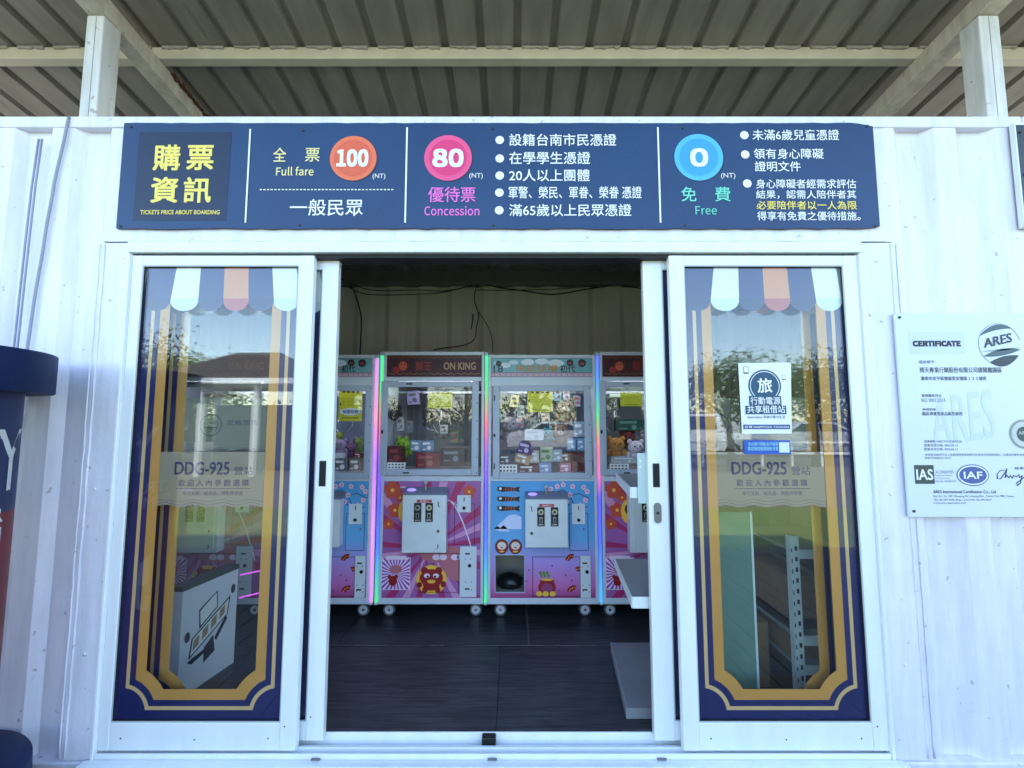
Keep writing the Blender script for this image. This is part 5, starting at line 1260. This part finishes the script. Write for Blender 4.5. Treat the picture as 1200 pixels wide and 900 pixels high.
def car(x, y, col, lab, van=False, rz=0):
    t = thing('parked_car', (x,y,-.15), lab, 'car', 'vehicles parked across the road')
    L_, W2 = 4.3, .86
    pr = [(-2.1,.30),(-2.15,.75),(-1.95,.98),(-1.2,1.06),(-.55,1.46),(.9,1.48),(1.65,1.05),(2.08,.98),(2.15,.6),(2.1,.30)] if not van else [(-2.1,.30),(-2.15,.9),(-1.7,1.15),(-1.35,1.80),(1.9,1.86),(2.12,1.7),(2.15,.6),(2.1,.30)]
    c = mat('carpaint_%d_%d_%d' % col, col, .25, coat=.8)
    m = MB()
    def lay(s, k): return [(x+a, y+s*(W2 if b < 1.07 else W2-(b-1.07)*.32), -.15+b) for a, b in pr]
    A, B2 = lay(-1,0), lay(1,0); n_ = len(pr)
    m._add(A+B2, [(i,(i+1)%n_,n_+(i+1)%n_,n_+i) for i in range(n_)]+[tuple(range(n_)),tuple(range(n_,2*n_))]); m.build('body', c, t)
    m = MB(); gl = [(-1.05,1.08),(-.5,1.40),(.15,1.42),(.15,1.08)], [(.22,1.08),(.22,1.42),(.85,1.42),(1.45,1.08)]
    if van: gl = [(-1.5,1.2),(-1.25,1.7),(-.5,1.72),(-.5,1.2)], [(-.4,1.2),(-.4,1.72),(.7,1.72),(.7,1.2)]
    for g in gl:
        for s in (-1,1): m.poly([(x+a, y+s*(W2-(b-1.07)*.32+.004), -.15+b) for a, b in g])
    m.build('window', mat('car_glass', (20,26,30), .05), t, normals=False)
    for a in (-1.3,1.3):
        for s in (-1,1):
            m = MB(); m.cyl((x+a,y+s*(W2-.10)-(.12 if s < 0 else -.0),.16),.31,.12,'y',20,0); m.cyl((x+a,y+s*(W2-.10)-(.125 if s < 0 else -.005),.16),.19,.13,'y',16,1); m.build('wheel', [BLACK, CHROME], t)
car(-11.8,-20.3,(225,228,230),'white hatchback parked across the road at the left'); car(-6.4,-20.6,(70,76,84),'dark grey hatchback parked across the road')
car(7.8,-17.2,(230,232,234),'white van parked between the trees',True); car(12.8,-17.6,(200,204,208),'silver hatchback right of the white van')
car(1.9,-17.6,(228,230,232),'white hatchback parked straight across the road')
pv = thing('pavilion', (-8,-10.5,-.15), 'open grey pavilion with a dark hipped roof at the left across the lawn', 'building')
m = MB(); x0, x1, y0, y1 = -10.2, -5.6, -13.2, -10.0; zr_, ze_ = 3.5, 2.55
m._add([(x0,y0,ze_),(x1,y0,ze_),(x1,y1,ze_),(x0,y1,ze_),(x0+1.6,(y0+y1)/2,zr_),(x1-1.6,(y0+y1)/2,zr_)], [(0,1,5,4),(1,2,5),(2,3,4,5),(3,0,4),(0,3,2,1)])
m.box(x0-.03,x1+.03,y0-.03,y1+.03,ze_-.16,ze_-.005,.01,mi=1); m.build('roof', [mat('roof_tile_dark', (84,78,74), .7, var=.2), WHITEP], pv)
for a in (x0+.2,-8.6,-7.1,x1-.2):
    for b in (y0+.2,y1-.2): m = MB(); m.box(a-.07,a+.07,b-.07,b+.07,-.15,ze_-.16,.01); m.build('post', STEEL, pv)
m = MB(); m.box(x0+.4,x1-.4,y0+.5,y0+.6,-.15,1.9); m.build('rear_wall', mat('pavilion_wall', (120,122,124), .7, var=.1), pv)
fe = thing('low_fence', (9,-16,-.15), 'low white rail fence along the far side of the road', 'fence')
for i in range(14):
    m = MB(); xx = 3.4+i*1.0; m.box(xx-.04,xx+.04,-13.04,-12.96,-.15,.75,.01); m.build('post', WHITEP, fe)
for z in (.25,.62): m = MB(); m.box(3.3,16.6,-12.955,-12.92,z,z+.08,.01); m.build('rail', WHITEP, fe)

rnd = random.Random(42); m = MB()
for i in range(16000):
    a = rnd.uniform(-48, 48); hgt = 2.9+.8*math.sin(a*.37)+.6*math.sin(a*.91+1)+rnd.gauss(0,.3); p = Vector((a, -33+rnd.uniform(-1.5,1.5)+math.sin(a*.5), rnd.uniform(-.15, hgt)))
    q = rnd.uniform(.12,.26); u = Vector((rnd.gauss(0,1),rnd.gauss(0,1),rnd.gauss(0,1))).normalized(); v = u.cross(Vector((rnd.gauss(0,1),rnd.gauss(0,1),rnd.gauss(0,1)))).normalized()
    m.b.faces.new([m.b.verts.new(p+u*q), m.b.verts.new(p+v*q*.6), m.b.verts.new(p-u*q), m.b.verts.new(p-v*q*.6)])
tag(m.build('far_wood', LEAF, None, normals=False), 'dense green wood closing the view far across the road', 'wood', kind='stuff')
